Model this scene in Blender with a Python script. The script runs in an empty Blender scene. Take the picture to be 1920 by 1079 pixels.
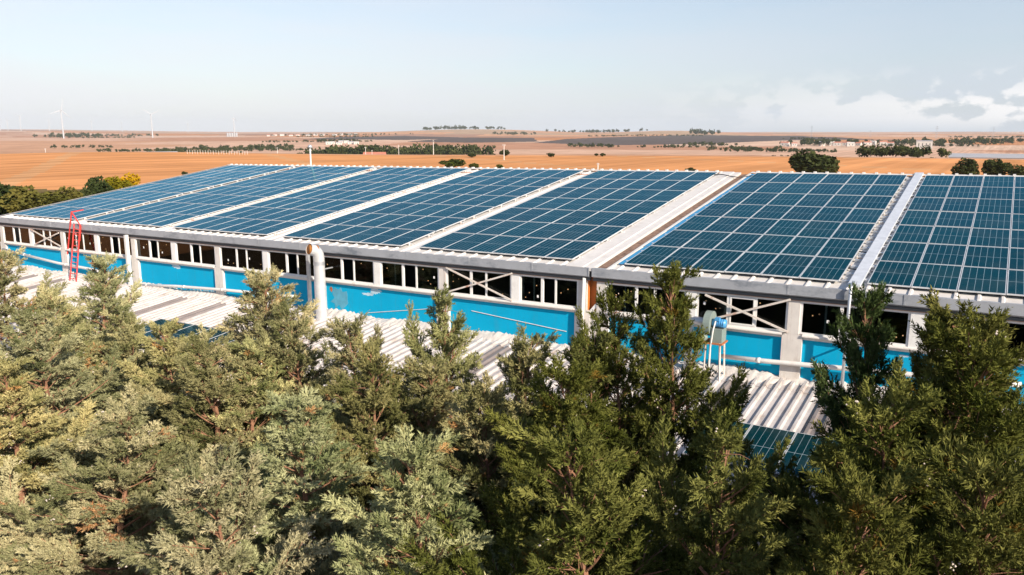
import bpy, math, random
import numpy as np
from mathutils import Matrix, Vector

R = math.radians
SC = bpy.context.scene
COL = SC.collection

# ------------------------------------------------------------------ camera
CAM = np.array([9.378, -21.424, 3.830])
FPX, YAW, PIT = 1481.5, -0.5551, 0.19448        # focal length in photo pixels, yaw, downward pitch
cd = bpy.data.cameras.new('camera'); cam = bpy.data.objects.new('camera', cd); COL.objects.link(cam)
cam.location = CAM
cam.rotation_euler = (math.pi / 2 - PIT, 0, -YAW)
cd.sensor_fit = 'HORIZONTAL'; cd.sensor_width = 36.0; cd.lens = 36.0 * FPX / 1920.0
cd.clip_start = 0.1; cd.clip_end = 60000
SC.camera = cam

# ------------------------------------------------------------------ sun, sky, exposure
SUN_AZ, SUN_EL = R(112), R(29)                   # azimuth clockwise from +Y
sdir = Vector((math.sin(SUN_AZ) * math.cos(SUN_EL), math.cos(SUN_AZ) * math.cos(SUN_EL), math.sin(SUN_EL)))
sl = bpy.data.lights.new('sun', 'SUN'); sl.energy = 5.0; sl.angle = R(0.5); sl.color = (1.0, 0.88, 0.73)
so = bpy.data.objects.new('sun', sl); COL.objects.link(so); so.location = (30, -30, 40)
so.rotation_euler = (-sdir).to_track_quat('-Z', 'Y').to_euler()

W = bpy.data.worlds.new('World'); SC.world = W; W.use_nodes = True
wn, wl = W.node_tree.nodes, W.node_tree.links
wn.clear()
def wnode(t, **k):
    n = wn.new(t)
    for a, v in k.items(): setattr(n, a, v)
    return n
def wmath(op, a, b=None, c=None, clamp=False):
    n = wnode('ShaderNodeMath', operation=op, use_clamp=clamp)
    for i, v in enumerate((a, b, c)):
        if v is None: continue
        if isinstance(v, (int, float)): n.inputs[i].default_value = v
        else: wl.new(v, n.inputs[i])
    return n.outputs[0]
sky = wnode('ShaderNodeTexSky', sky_type='NISHITA', sun_disc=False, sun_elevation=SUN_EL, sun_rotation=SUN_AZ,
            altitude=100, air_density=1.0, dust_density=1.0, ozone_density=2.0)
tc = wnode('ShaderNodeTexCoord'); sx = wnode('ShaderNodeSeparateXYZ'); wl.new(tc.outputs['Generated'], sx.inputs[0])
X_, Y_, Z_ = sx.outputs
# thin high veil over the lower sky and small cumulus heaps low over the horizon
mp = wnode('ShaderNodeMapping'); mp.inputs['Scale'].default_value = (2.2, 2.2, 14.0); wl.new(tc.outputs['Generated'], mp.inputs[0])
nv = wnode('ShaderNodeTexNoise'); nv.inputs['Scale'].default_value = 1.6; nv.inputs['Detail'].default_value = 6; nv.inputs['Roughness'].default_value = 0.55
wl.new(mp.outputs[0], nv.inputs['Vector'])
veil_h = wmath('SUBTRACT', 1.0, wmath('MULTIPLY', wmath('ABSOLUTE', Z_), 1.5), clamp=True)
veil = wmath('MULTIPLY', wmath('MULTIPLY', veil_h, veil_h), wmath('MULTIPLY_ADD', nv.outputs['Fac'], 1.1, 0.33, clamp=True))
mp2 = wnode('ShaderNodeMapping'); mp2.inputs['Scale'].default_value = (1.0, 1.0, 1.9); mp2.inputs['Location'].default_value = (0.63, 0.2, 0.41)
wl.new(tc.outputs['Generated'], mp2.inputs[0])
nc = wnode('ShaderNodeTexNoise'); nc.inputs['Scale'].default_value = 25.0; nc.inputs['Detail'].default_value = 7; nc.inputs['Roughness'].default_value = 0.52
wl.new(mp2.outputs[0], nc.inputs['Vector'])
nm = wnode('ShaderNodeTexNoise'); nm.inputs['Scale'].default_value = 3.1; nm.inputs['Detail'].default_value = 2
wl.new(mp2.outputs[0], nm.inputs['Vector'])
band = wmath('MULTIPLY', wmath('MULTIPLY_ADD', Z_, 60.0, 0.1, clamp=True), wmath('MULTIPLY_ADD', Z_, -24.0, 1.75, clamp=True))
side = wmath('MULTIPLY_ADD', X_, 2.4, 0.95, clamp=True)
dens = wmath('MULTIPLY_ADD', wmath('ADD', wmath('ADD', nc.outputs['Fac'], wmath('MULTIPLY', nm.outputs['Fac'], 0.5)), wmath('MULTIPLY', Z_, -0.7)), 13.0, -8.75, clamp=True)
cum = wmath('MULTIPLY', wmath('MULTIPLY', band, side), dens)
mix1 = wnode('ShaderNodeMix', data_type='RGBA'); mix1.inputs[7].default_value = (5.5, 5.5, 5.8, 1)
wl.new(veil, mix1.inputs[0]); wl.new(sky.outputs[0], mix1.inputs[6])
vcol = wnode('ShaderNodeMix', data_type='RGBA'); vcol.inputs[6].default_value = (6.0, 6.05, 6.35, 1); vcol.inputs[7].default_value = (4.35, 4.8, 5.45, 1)
wl.new(wmath('MULTIPLY_ADD', X_, 1.5, 1.15, clamp=True), vcol.inputs[0]); wl.new(vcol.outputs[2], mix1.inputs[7])
mix2 = wnode('ShaderNodeMix', data_type='RGBA'); mix2.inputs[7].default_value = (7.4, 7.2, 7.1, 1)
wl.new(wmath('MULTIPLY', cum, 0.95), mix2.inputs[0]); wl.new(mix1.outputs[2], mix2.inputs[6])
bg = wnode('ShaderNodeBackground'); bg.inputs['Strength'].default_value = 0.10; wl.new(mix2.outputs[2], bg.inputs['Color'])
wo = wnode('ShaderNodeOutputWorld'); wl.new(bg.outputs[0], wo.inputs['Surface'])

vs = SC.view_settings
vs.view_transform = 'Standard'; vs.look = 'None'; vs.exposure = 0.60; vs.gamma = 1.0; vs.use_curve_mapping = False
SC.cycles.use_denoising = True
SC.cycles.max_bounces = 6; SC.cycles.diffuse_bounces = 2; SC.cycles.glossy_bounces = 3
SC.cycles.transmission_bounces = 4; SC.cycles.transparent_max_bounces = 8; SC.cycles.volume_bounces = 0

# ------------------------------------------------------------------ pixel helpers (photo 1920 x 1079)
FW = np.array([math.sin(YAW) * math.cos(PIT), math.cos(YAW) * math.cos(PIT), -math.sin(PIT)])
RT = np.array([math.cos(YAW), -math.sin(YAW), 0.0]); UP = np.cross(RT, FW)
TX = 0.012                                        # the halls rise 12 mm per metre to the right
SLOPE = 0.1438; TS = math.tan(SLOPE)              # pitch of the big roof
SHED_T = math.tan(R(6)); SHED_Z = -2.78; WALL_Y = -0.28
def ray(x, y): return FW + RT * ((x - 960) / FPX) + UP * ((539.5 - y) / FPX)
def on_y(x, y, Y):
    d = ray(x, y); return CAM + d * ((Y - CAM[1]) / d[1])
def on_shed(x, y, h=0.0):
    d = ray(x, y); s = (SHED_Z + h + TX * CAM[0] + SHED_T * (CAM[1] - WALL_Y) - CAM[2]) / (d[2] - TX * d[0] - SHED_T * d[1])
    return CAM + d * s
def unshear(p): return (p[0], p[1], p[2] - TX * p[0])

# ------------------------------------------------------------------ materials
MATS = {}
def new_mat(name):
    m = bpy.data.materials.new(name); m.use_nodes = True
    nt = m.node_tree; nt.nodes.clear()
    o = nt.nodes.new('ShaderNodeOutputMaterial'); b = nt.nodes.new('ShaderNodeBsdfPrincipled')
    nt.links.new(b.outputs[0], o.inputs[0])
    return m, nt, b, o
def mat(name, col, rough=0.6, metal=0.0, var=0.12, scale=3.0, bump=0.0, bscale=40.0, spec=0.5, dirt=None, dirt_amt=0.0, dirt_scale=1.2, streak=None):
    """plain colour broken up by two octaves of noise, with optional stains of their own colour"""
    if name in MATS: return MATS[name]
    m, nt, b, o = new_mat(name); N, L = nt.nodes, nt.links
    tc = N.new('ShaderNodeTexCoord')
    n = N.new('ShaderNodeTexNoise'); n.inputs['Scale'].default_value = scale; n.inputs['Detail'].default_value = 6; n.inputs['Roughness'].default_value = 0.6
    geo = N.new('ShaderNodeNewGeometry'); L.new(geo.outputs['Position'], n.inputs['Vector'])
    r = N.new('ShaderNodeValToRGB')
    r.color_ramp.elements[0].position = 0.3; r.color_ramp.elements[1].position = 0.7
    r.color_ramp.elements[0].color = tuple(c * (1 - var) for c in col) + (1,)
    r.color_ramp.elements[1].color = tuple(min(1, c * (1 + var)) for c in col) + (1,)
    L.new(n.outputs['Fac'], r.inputs[0]); out = r.outputs[0]
    if dirt:
        n2 = N.new('ShaderNodeTexNoise'); n2.inputs['Scale'].default_value = dirt_scale; n2.inputs['Detail'].default_value = 8; n2.inputs['Roughness'].default_value = 0.7
        if streak:
            sm = N.new('ShaderNodeMapping'); sm.inputs['Scale'].default_value = streak; L.new(geo.outputs['Position'], sm.inputs[0]); L.new(sm.outputs[0], n2.inputs['Vector'])
        else: L.new(geo.outputs['Position'], n2.inputs['Vector'])
        r2 = N.new('ShaderNodeValToRGB'); r2.color_ramp.elements[0].position = 0.52; r2.color_ramp.elements[1].position = 0.66
        r2.color_ramp.elements[0].color = (0, 0, 0, 1); r2.color_ramp.elements[1].color = (dirt_amt,) * 3 + (1,)
        L.new(n2.outputs['Fac'], r2.inputs[0])
        mx = N.new('ShaderNodeMix'); mx.data_type = 'RGBA'; L.new(r2.outputs[0], mx.inputs[0]); L.new(out, mx.inputs[6]); mx.inputs[7].default_value = tuple(dirt) + (1,)
        out = mx.outputs[2]
    L.new(out, b.inputs['Base Color'])
    b.inputs['Roughness'].default_value = rough; b.inputs['Metallic'].default_value = metal
    b.inputs['Specular IOR Level'].default_value = spec
    if bump:
        nb = N.new('ShaderNodeTexNoise'); nb.inputs['Scale'].default_value = bscale; nb.inputs['Detail'].default_value = 4
        L.new(geo.outputs['Position'], nb.inputs['Vector'])
        bp = N.new('ShaderNodeBump'); bp.inputs['Strength'].default_value = bump; bp.inputs['Distance'].default_value = 0.02
        L.new(nb.outputs['Fac'], bp.inputs['Height']); L.new(bp.outputs[0], b.inputs['Normal'])
    MATS[name] = m; return m

M_ROOF = mat('white_roof_paint', (0.66, 0.63, 0.60), 0.45, var=0.08, dirt=(0.5, 0.42, 0.35), dirt_amt=0.35, dirt_scale=2.2)
M_SHED = mat('shed_sheet', (0.50, 0.465, 0.455), 0.5, var=0.12, dirt=(0.30, 0.24, 0.20), dirt_amt=0.75, dirt_scale=1.7, streak=(2.2, .45, 1.0))
M_SKYL = mat('grey_skylight_sheet', (0.21, 0.18, 0.175), 0.4, var=0.2, scale=2)
M_FASC = mat('galvanised_fascia', (0.33, 0.345, 0.375), 0.5, metal=0.0, var=0.08, dirt=(0.165, 0.185, 0.215), dirt_amt=0.95, dirt_scale=1.1, streak=(.8, .8, 1.6))
M_BLUE = mat('blue_render', (0.001, 0.36, 0.61), 0.85, var=0.05, scale=1.5, bump=0.1, spec=0.15, dirt=(0.03, 0.29, 0.46), dirt_amt=0.35, dirt_scale=1.6, streak=(2.6, 2.6, .35))
M_CONC = mat('painted_concrete', (0.66, 0.62, 0.58), 0.8, var=0.08, bump=0.2, dirt=(0.38, 0.30, 0.25), dirt_amt=0.5, dirt_scale=2.0, streak=(2.5, 2.5, .4))
M_WHITE = mat('white_window_frame', (0.80, 0.79, 0.77), 0.4, var=0.04, dirt=(0.55, 0.48, 0.42), dirt_amt=0.25, dirt_scale=5)
M_SILL = mat('white_sill', (0.74, 0.70, 0.66), 0.7, var=0.08, bump=0.15, dirt=(0.42, 0.30, 0.22), dirt_amt=0.5, dirt_scale=3.0)
M_PIPE = mat('white_pipe', (0.72, 0.70, 0.67), 0.45, var=0.08, dirt=(0.45, 0.36, 0.3), dirt_amt=0.3, dirt_scale=3)
M_GALV = mat('galvanised_steel', (0.55, 0.57, 0.60), 0.35, metal=0.55, var=0.12, scale=8)
M_ALU = mat('aluminium_frame', (0.72, 0.73, 0.74), 0.35, metal=0.4, var=0.04)
M_RED = mat('red_paint', (0.72, 0.06, 0.05), 0.45, var=0.15, scale=6)
M_RUST = mat('rusty_steel', (0.38, 0.13, 0.05), 0.85, var=0.35, scale=6)
M_RUSTW = mat('white_paint_with_rust', (0.68, 0.62, 0.56), 0.6, var=0.1, dirt=(0.45, 0.16, 0.06), dirt_amt=0.9, dirt_scale=2.3)
M_BRICK = mat('mossy_joint_filler', (0.20, 0.125, 0.09), 0.95, var=0.5, scale=7, bump=0.8, bscale=25)
M_DARKR = mat('dark_rubber', (0.02, 0.02, 0.022), 0.6)
M_BFILM = mat('blue_film', (0.03, 0.26, 0.50), 0.35, var=0.1)
M_FOAM = mat('white_sealing_foam', (0.60, 0.55, 0.51), 0.9, var=0.15, scale=9, bump=0.6, bscale=30)
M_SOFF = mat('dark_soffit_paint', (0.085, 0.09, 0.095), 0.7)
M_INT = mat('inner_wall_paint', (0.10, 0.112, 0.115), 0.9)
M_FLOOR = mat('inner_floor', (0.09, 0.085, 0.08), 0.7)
M_ORNG = mat('orange_board', (0.55, 0.17, 0.03), 0.7, var=0.15)
M_YELL = mat('yellow_machine_paint', (0.75, 0.36, 0.02), 0.45, var=0.08)
M_GREYG = mat('grey_green_blower_paint', (0.20, 0.25, 0.23), 0.55, var=0.12)
M_BLUEM = mat('blue_motor_paint', (0.07, 0.30, 0.58), 0.4, var=0.12)
M_PAPER = mat('white_paper', (0.8, 0.8, 0.78), 0.8, var=0.02)
M_PUTTY = mat('orange_putty', (0.78, 0.48, 0.22), 0.7, var=0.1)
M_BARK = mat('reddish_bark', (0.26, 0.13, 0.075), 0.9, var=0.4, scale=12, bump=0.6)
M_DUCTI = mat('rusty_duct_inside', (0.42, 0.16, 0.03), 0.8, var=0.25, scale=5)

def glass_mat():
    m, nt, b, o = new_mat('window_glass'); N, L = nt.nodes, nt.links; N.remove(b)
    fr = N.new('ShaderNodeFresnel'); fr.inputs[0].default_value = 1.5
    tr = N.new('ShaderNodeBsdfTransparent'); tr.inputs[0].default_value = (0.55, 0.62, 0.61, 1)
    gl = N.new('ShaderNodeBsdfGlossy'); gl.inputs['Roughness'].default_value = 0.02
    mx = N.new('ShaderNodeMixShader'); L.new(fr.outputs[0], mx.inputs[0]); L.new(tr.outputs[0], mx.inputs[1]); L.new(gl.outputs[0], mx.inputs[2])
    L.new(mx.outputs[0], o.inputs[0]); return m
M_GLASS = glass_mat()

def panel_mat():
    m, nt, b, o = new_mat('solar_cells'); N, L = nt.nodes, nt.links
    tc = N.new('ShaderNodeTexCoord'); s = N.new('ShaderNodeSeparateXYZ'); L.new(tc.outputs['Object'], s.inputs[0])
    def mth(op, a, b_=None, clamp=False):
        n = N.new('ShaderNodeMath'); n.operation = op; n.use_clamp = clamp
        for i, v in enumerate((a, b_)):
            if v is None: continue
            if isinstance(v, (int, float)): n.inputs[i].default_value = v
            else: L.new(v, n.inputs[i])
        return n.outputs[0]
    def lines(coord, pitch, width, off):
        f = mth('FRACT', mth('ADD', mth('DIVIDE', coord, pitch), off))
        d = mth('ABSOLUTE', mth('SUBTRACT', f, 0.5))            # 0.5 at a line
        return mth('GREATER_THAN', d, 0.5 - width / pitch / 2)
    # six columns of half cells, one bright line across the middle, fine gaps between the cells
    colw = 0.156
    a = lines(s.outputs[0], colw, 0.0075, 0.0)
    inside = mth('LESS_THAN', mth('ABSOLUTE', s.outputs[0]), 0.44)
    a = mth('MULTIPLY', a, inside)
    mid = mth('LESS_THAN', mth('ABSOLUTE', s.outputs[1]), 0.0075)
    fine = mth('MULTIPLY', lines(s.outputs[1], 0.0805, 0.002, 0.5), 0.04)
    bus = mth('MULTIPLY', lines(s.outputs[0], colw / 9.0, 0.0011, 0.5), 0.0)
    edge = mth('MAXIMUM', mth('GREATER_THAN', mth('ABSOLUTE', s.outputs[0]), 0.470), mth('GREATER_THAN', mth('ABSOLUTE', s.outputs[1]), 0.985))
    ln = mth('MAXIMUM', mth('MAXIMUM', a, mid), mth('MAXIMUM', mth('MAXIMUM', fine, bus), mth('MULTIPLY', edge, 0.8)))
    oi = N.new('ShaderNodeObjectInfo')
    r = N.new('ShaderNodeValToRGB'); r.color_ramp.elements[0].color = (0.001, 0.023, 0.030, 1); r.color_ramp.elements[1].color = (0.002, 0.034, 0.042, 1)
    L.new(oi.outputs['Random'], r.inputs[0])
    mx = N.new('ShaderNodeMix'); mx.data_type = 'RGBA'; L.new(ln, mx.inputs[0]); L.new(r.outputs[0], mx.inputs[6]); mx.inputs[7].default_value = (0.26, 0.34, 0.38, 1)
    geo = N.new('ShaderNodeNewGeometry')
    nz = N.new('ShaderNodeTexNoise'); nz.inputs['Scale'].default_value = 1.3; nz.inputs['Detail'].default_value = 6; L.new(geo.outputs['Position'], nz.inputs['Vector'])
    du = N.new('ShaderNodeMapRange'); du.inputs[1].default_value = 0.45; du.inputs[2].default_value = 0.8; du.inputs[3].default_value = 0.0; du.inputs[4].default_value = 0.05
    L.new(nz.outputs['Fac'], du.inputs[0])
    mx2 = N.new('ShaderNodeMix'); mx2.data_type = 'RGBA'; L.new(du.outputs[0], mx2.inputs[0]); L.new(mx.outputs[2], mx2.inputs[6]); mx2.inputs[7].default_value = (0.4, 0.36, 0.3, 1)
    # anti-reflection glass: weak blue-tinted mirror that only shows at flat angles
    N.remove(b)
    df = N.new('ShaderNodeBsdfDiffuse'); L.new(mx2.outputs[2], df.inputs[0])
    gl = N.new('ShaderNodeBsdfGlossy'); gl.inputs['Color'].default_value = (0.30, 0.76, 1.0, 1); gl.inputs['Roughness'].default_value = 0.13
    fr = N.new('ShaderNodeFresnel'); fr.inputs[0].default_value = 1.16
    ms = N.new('ShaderNodeMixShader'); L.new(mth('MULTIPLY', fr.outputs[0], 1.0), ms.inputs[0]); L.new(df.outputs[0], ms.inputs[1]); L.new(gl.outputs[0], ms.inputs[2])
    L.new(ms.outputs[0], o.inputs[0])
    return m
M_CELL = panel_mat()

def field_mat():
    m, nt, b, o = new_mat('farmland'); N, L = nt.nodes, nt.links
    at = N.new('ShaderNodeAttribute'); at.attribute_name = 'field_colour'
    geo = N.new('ShaderNodeNewGeometry')
    n1 = N.new('ShaderNodeTexNoise'); n1.inputs['Scale'].default_value = 0.02; n1.inputs['Detail'].default_value = 9; n1.inputs['Roughness'].default_value = 0.62
    L.new(geo.outputs['Position'], n1.inputs['Vector'])
    mp = N.new('ShaderNodeMapping'); mp.inputs['Rotation'].default_value = (0, 0, R(38)); mp.inputs['Scale'].default_value = (0.16, 0.003, 0.2)
    L.new(geo.outputs['Position'], mp.inputs[0])
    n2 = N.new('ShaderNodeTexNoise'); n2.inputs['Scale'].default_value = 1.0; n2.inputs['Detail'].default_value = 3; L.new(mp.outputs[0], n2.inputs['Vector'])
    mr = N.new('ShaderNodeMapRange'); mr.inputs[1].default_value = 0.3; mr.inputs[2].default_value = 0.7; mr.inputs[3].default_value = 0.80; mr.inputs[4].default_value = 1.18
    L.new(n1.outputs['Fac'], mr.inputs[0])
    mr2 = N.new('ShaderNodeMapRange'); mr2.inputs[1].default_value = 0.3; mr2.inputs[2].default_value = 0.7; mr2.inputs[3].default_value = 0.78; mr2.inputs[4].default_value = 1.20
    L.new(n2.outputs['Fac'], mr2.inputs[0])
    mu = N.new('ShaderNodeMath'); mu.operation = 'MULTIPLY'; L.new(mr.outputs[0], mu.inputs[0]); L.new(mr2.outputs[0], mu.inputs[1])
    vm = N.new('ShaderNodeVectorMath'); vm.operation = 'SCALE'; L.new(at.outputs['Color'], vm.inputs[0]); L.new(mu.outputs[0], vm.inputs['Scale'])
    L.new(vm.outputs[0], b.inputs['Base Color']); b.inputs['Roughness'].default_value = 1.0; b.inputs['Specular IOR Level'].default_value = 0.0
    return m
M_FIELD = field_mat()

def leaf_mat(name, c0, c1, c2, trans=0.18):
    """three leaf colours picked by a random value per sprig, tinted by the object's own colour"""
    m, nt, b, o = new_mat(name); N, L = nt.nodes, nt.links; N.remove(b)
    at = N.new('ShaderNodeAttribute'); at.attribute_name = 'tint'
    r = N.new('ShaderNodeValToRGB'); e = r.color_ramp.elements
    e[0].position = 0.0; e[0].color = c0 + (1,); e[1].position = 1.0; e[1].color = c2 + (1,)
    k = e.new(0.86); k.color = c1 + (1,)
    L.new(at.outputs['Fac'], r.inputs[0])
    oi = N.new('ShaderNodeObjectInfo')
    mx = N.new('ShaderNodeMix'); mx.data_type = 'RGBA'; mx.blend_type = 'MULTIPLY'; mx.inputs[0].default_value = 1.0
    L.new(r.outputs[0], mx.inputs[6]); L.new(oi.outputs['Color'], mx.inputs[7])
    d = N.new('ShaderNodeBsdfDiffuse'); t = N.new('ShaderNodeBsdfTranslucent'); s = N.new('ShaderNodeMixShader'); s.inputs[0].default_value = trans
    L.new(mx.outputs[2], d.inputs[0]); L.new(mx.outputs[2], t.inputs[0]); L.new(d.outputs[0], s.inputs[1]); L.new(t.outputs[0], s.inputs[2])
    L.new(s.outputs[0], o.inputs[0]); return m
M_CYP = leaf_mat('cypress_foliage', (0.092, 0.102, 0.042), (0.280, 0.265, 0.142), (0.22, 0.105, 0.04), 0.12)
M_FAR = leaf_mat('broadleaf_foliage', (0.035, 0.048, 0.018), (0.085, 0.095, 0.035), (0.12, 0.09, 0.04))

# ------------------------------------------------------------------ mesh helpers
class MB:
    def __init__(s): s.v, s.f = [], []
    def add(s, vs, fs):
        b = len(s.v); s.v += [tuple(map(float, p)) for p in vs]; s.f += [tuple(i + b for i in f) for f in fs]; return s
    def box(s, x0, x1, y0, y1, z0, z1):
        return s.add([(x0,y0,z0),(x1,y0,z0),(x1,y1,z0),(x0,y1,z0),(x0,y0,z1),(x1,y0,z1),(x1,y1,z1),(x0,y1,z1)],
                     [(0,3,2,1),(4,5,6,7),(0,1,5,4),(1,2,6,5),(2,3,7,6),(3,0,4,7)])
    def prism_x(s, prof, x0, x1):                    # closed (y,z) outline swept along x
        n = len(prof)
        return s.add([(x0,) + tuple(p) for p in prof] + [(x1,) + tuple(p) for p in prof],
                     [(i, (i+1) % n, n + (i+1) % n, n + i) for i in range(n)] + [tuple(range(n))[::-1], tuple(range(n, 2*n))])
    def prism_z(s, prof, z0, z1):                    # closed (x,y) outline
        n = len(prof)
        return s.add([tuple(p) + (z0,) for p in prof] + [tuple(p) + (z1,) for p in prof],
                     [(i, (i+1) % n, n + (i+1) % n, n + i) for i in range(n)] + [tuple(range(n))[::-1], tuple(range(n, 2*n))])
    def tube(s, pts, r, n=8, cap=True):
        pts = [Vector(p) for p in pts]; rr = r if isinstance(r, (list, tuple)) else [r] * len(pts)
        vs, fs = [], []
        ref = None
        for i, p in enumerate(pts):
            t = (pts[min(i+1, len(pts)-1)] - pts[max(i-1, 0)]).normalized()
            if ref is None: ref = t.orthogonal().normalized()
            ref = (ref - t * ref.dot(t)).normalized(); b = t.cross(ref)
            for k in range(n):
                a = 2 * math.pi * k / n; vs.append(p + (ref * math.cos(a) + b * math.sin(a)) * rr[i])
        for i in range(len(pts) - 1):
            for k in range(n): fs.append((i*n+k, i*n+(k+1) % n, (i+1)*n+(k+1) % n, (i+1)*n+k))
        if cap: fs += [tuple(range(n))[::-1], tuple(range((len(pts)-1)*n, len(pts)*n))]
        return s.add(vs, fs)
    def bar(s, a, b, w, h=None):                     # rectangular bar between two points
        a, b = Vector(a), Vector(b); t = (b - a).normalized(); h = h or w
        u = t.cross(Vector((0, 0, 1)));  u = Vector((1, 0, 0)) if u.length < 1e-4 else u.normalized(); v = u.cross(t)
        q = [u*w/2 + v*h/2, -u*w/2 + v*h/2, -u*w/2 - v*h/2, u*w/2 - v*h/2]
        return s.add([a + k for k in q] + [b + k for k in q], [(0,1,2,3),(7,6,5,4),(0,4,5,1),(1,5,6,2),(2,6,7,3),(3,7,4,0)])
    def build(s, name, m, parent=None, sheared=True, smooth=False, kind=None):
        off = parent_loc(parent)
        vs = [(x - off[0], y - off[1], z + (TX * x if sheared else 0) - off[2]) for x, y, z in s.v]
        me = bpy.data.meshes.new(name); me.from_pydata(vs, [], s.f)
        if smooth: me.polygons.foreach_set('use_smooth', [True] * len(me.polygons))
        return link(name, me, m, parent, kind)
def parent_loc(p):
    off = Vector((0, 0, 0))
    while p is not None: off = off + p.location; p = p.parent
    return off
def link(name, me, m, parent=None, kind=None):
    if m is not None and not me.materials: me.materials.append(m)
    o = bpy.data.objects.new(name, me); COL.objects.link(o)
    if parent is not None: o.parent = parent
    if kind: o['kind'] = kind
    return o
def tag(o, label, cat, group=None):
    o['label'] = label; o['category'] = cat
    if group: o['group'] = group
    return o
def thing(name, label, cat, loc=(0, 0, 0), group=None):
    o = bpy.data.objects.new(name, None); COL.objects.link(o); o.location = loc; o.empty_display_size = 0.3
    return tag(o, label, cat, group)
ORD = ['first', 'second', 'third', 'fourth', 'fifth', 'sixth', 'seventh', 'eighth', 'ninth', 'tenth', 'eleventh', 'twelfth', 'thirteenth',
       'fourteenth', 'fifteenth', 'sixteenth', 'seventeenth', 'eighteenth', 'nineteenth', 'twentieth', 'twenty-first', 'twenty-second', 'twenty-third', 'twenty-fourth']
rnd = random.Random(7)

# ------------------------------------------------------------------ terrain
GZ = -6.5
def vnoise(x, y, s, seed):
    x = x / s; y = y / s; xi = np.floor(x).astype(int); yi = np.floor(y).astype(int); fx = x - xi; fy = y - yi
    fx = fx*fx*(3-2*fx); fy = fy*fy*(3-2*fy)
    def h(a, b):
        n = (a * 374761393 + b * 668265263 + seed * 144269) & 0x7fffffff
        n = ((n ^ (n >> 13)) * 1274126177) & 0x7fffffff
        return (n ^ (n >> 16)) / 0x7fffffff * 1.0 % 1.0
    return (h(xi, yi)*(1-fx)+h(xi+1, yi)*fx)*(1-fy) + (h(xi, yi+1)*(1-fx)+h(xi+1, yi+1)*fx)*fy
def sstep(a, b, x):
    t = np.clip((x - a) / (b - a), 0, 1); return t*t*(3-2*t)
def height(x, y):
    x = np.asarray(x, float); y = np.asarray(y, float)
    dx, dy = x - CAM[0], y - CAM[1]; d = np.hypot(dx, dy); az = np.arctan2(dx, dy)
    h = GZ - 1.2 * sstep(60, 380, d)
    h = h - 18.0 * sstep(390, 760, d)                                   # valley behind the crest of the orange field
    h = h + 7.0 * sstep(1500, 4200, d) + 17.5 * sstep(3500, 11000, d)
    h = h + sstep(1200, 2500, d) * 14.0 * (vnoise(x, y, 1900.0, 3) - 0.5)
    h = h + sstep(450, 900, d) * 4.0 * (vnoise(x, y, 520.0, 5) - 0.5)
    h = h + sstep(80, 200, d) * 1.6 * (vnoise(x, y, 150.0, 9) - 0.5) * (1 - sstep(300, 420, d))
    h = h + 2.8 * np.exp(-((az + 1.05) / .24) ** 2) * sstep(150, 380, d) * (1 - sstep(400, 620, d))
    # the low hill on the skyline left of the middle, a rise at the left edge
    h = h + 30.0 * np.exp(-((az + 0.60) / 0.13) ** 2) * sstep(3600, 5200, d) * (1 - sstep(6500, 9000, d))
    h = h + 26.0 * np.exp(-((az + 1.12) / 0.16) ** 2) * sstep(4000, 7000, d)
    h = h + 20.0 * np.exp(-((az + 0.36) / 0.07) ** 2) * sstep(3000, 4500, d) * (1 - sstep(6500, 9000, d))
    return h
def on_ground(x, y, lo=30, hi=11500):
    d = ray(x, y); n = math.hypot(d[0], d[1]); d = d / n
    t = np.geomspace(lo, hi, 6000); P = CAM[None, :] + t[:, None] * d[None, :]
    below = P[:, 2] < height(P[:, 0], P[:, 1])
    i = int(np.argmax(below)) if below.any() else len(t) - 1
    return Vector((P[i, 0], P[i, 1], float(height(P[i, 0], P[i, 1]))))
def at_dist(x, dist, y=300):
    d = ray(x, y); d = d / math.hypot(d[0], d[1]); p = CAM + d * dist
    return Vector((p[0], p[1], float(height(p[0], p[1]))))
def in_poly(px, py, poly):
    c = np.zeros(px.shape, bool); n = len(poly)
    for i in range(n):
        x0, y0 = poly[i]; x1, y1 = poly[(i + 1) % n]
        if y0 == y1: continue
        k = ((y0 > py) != (y1 > py)) & (px < (x1 - x0) * (py - y0) / (y1 - y0) + x0); c ^= k
    return c
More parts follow.
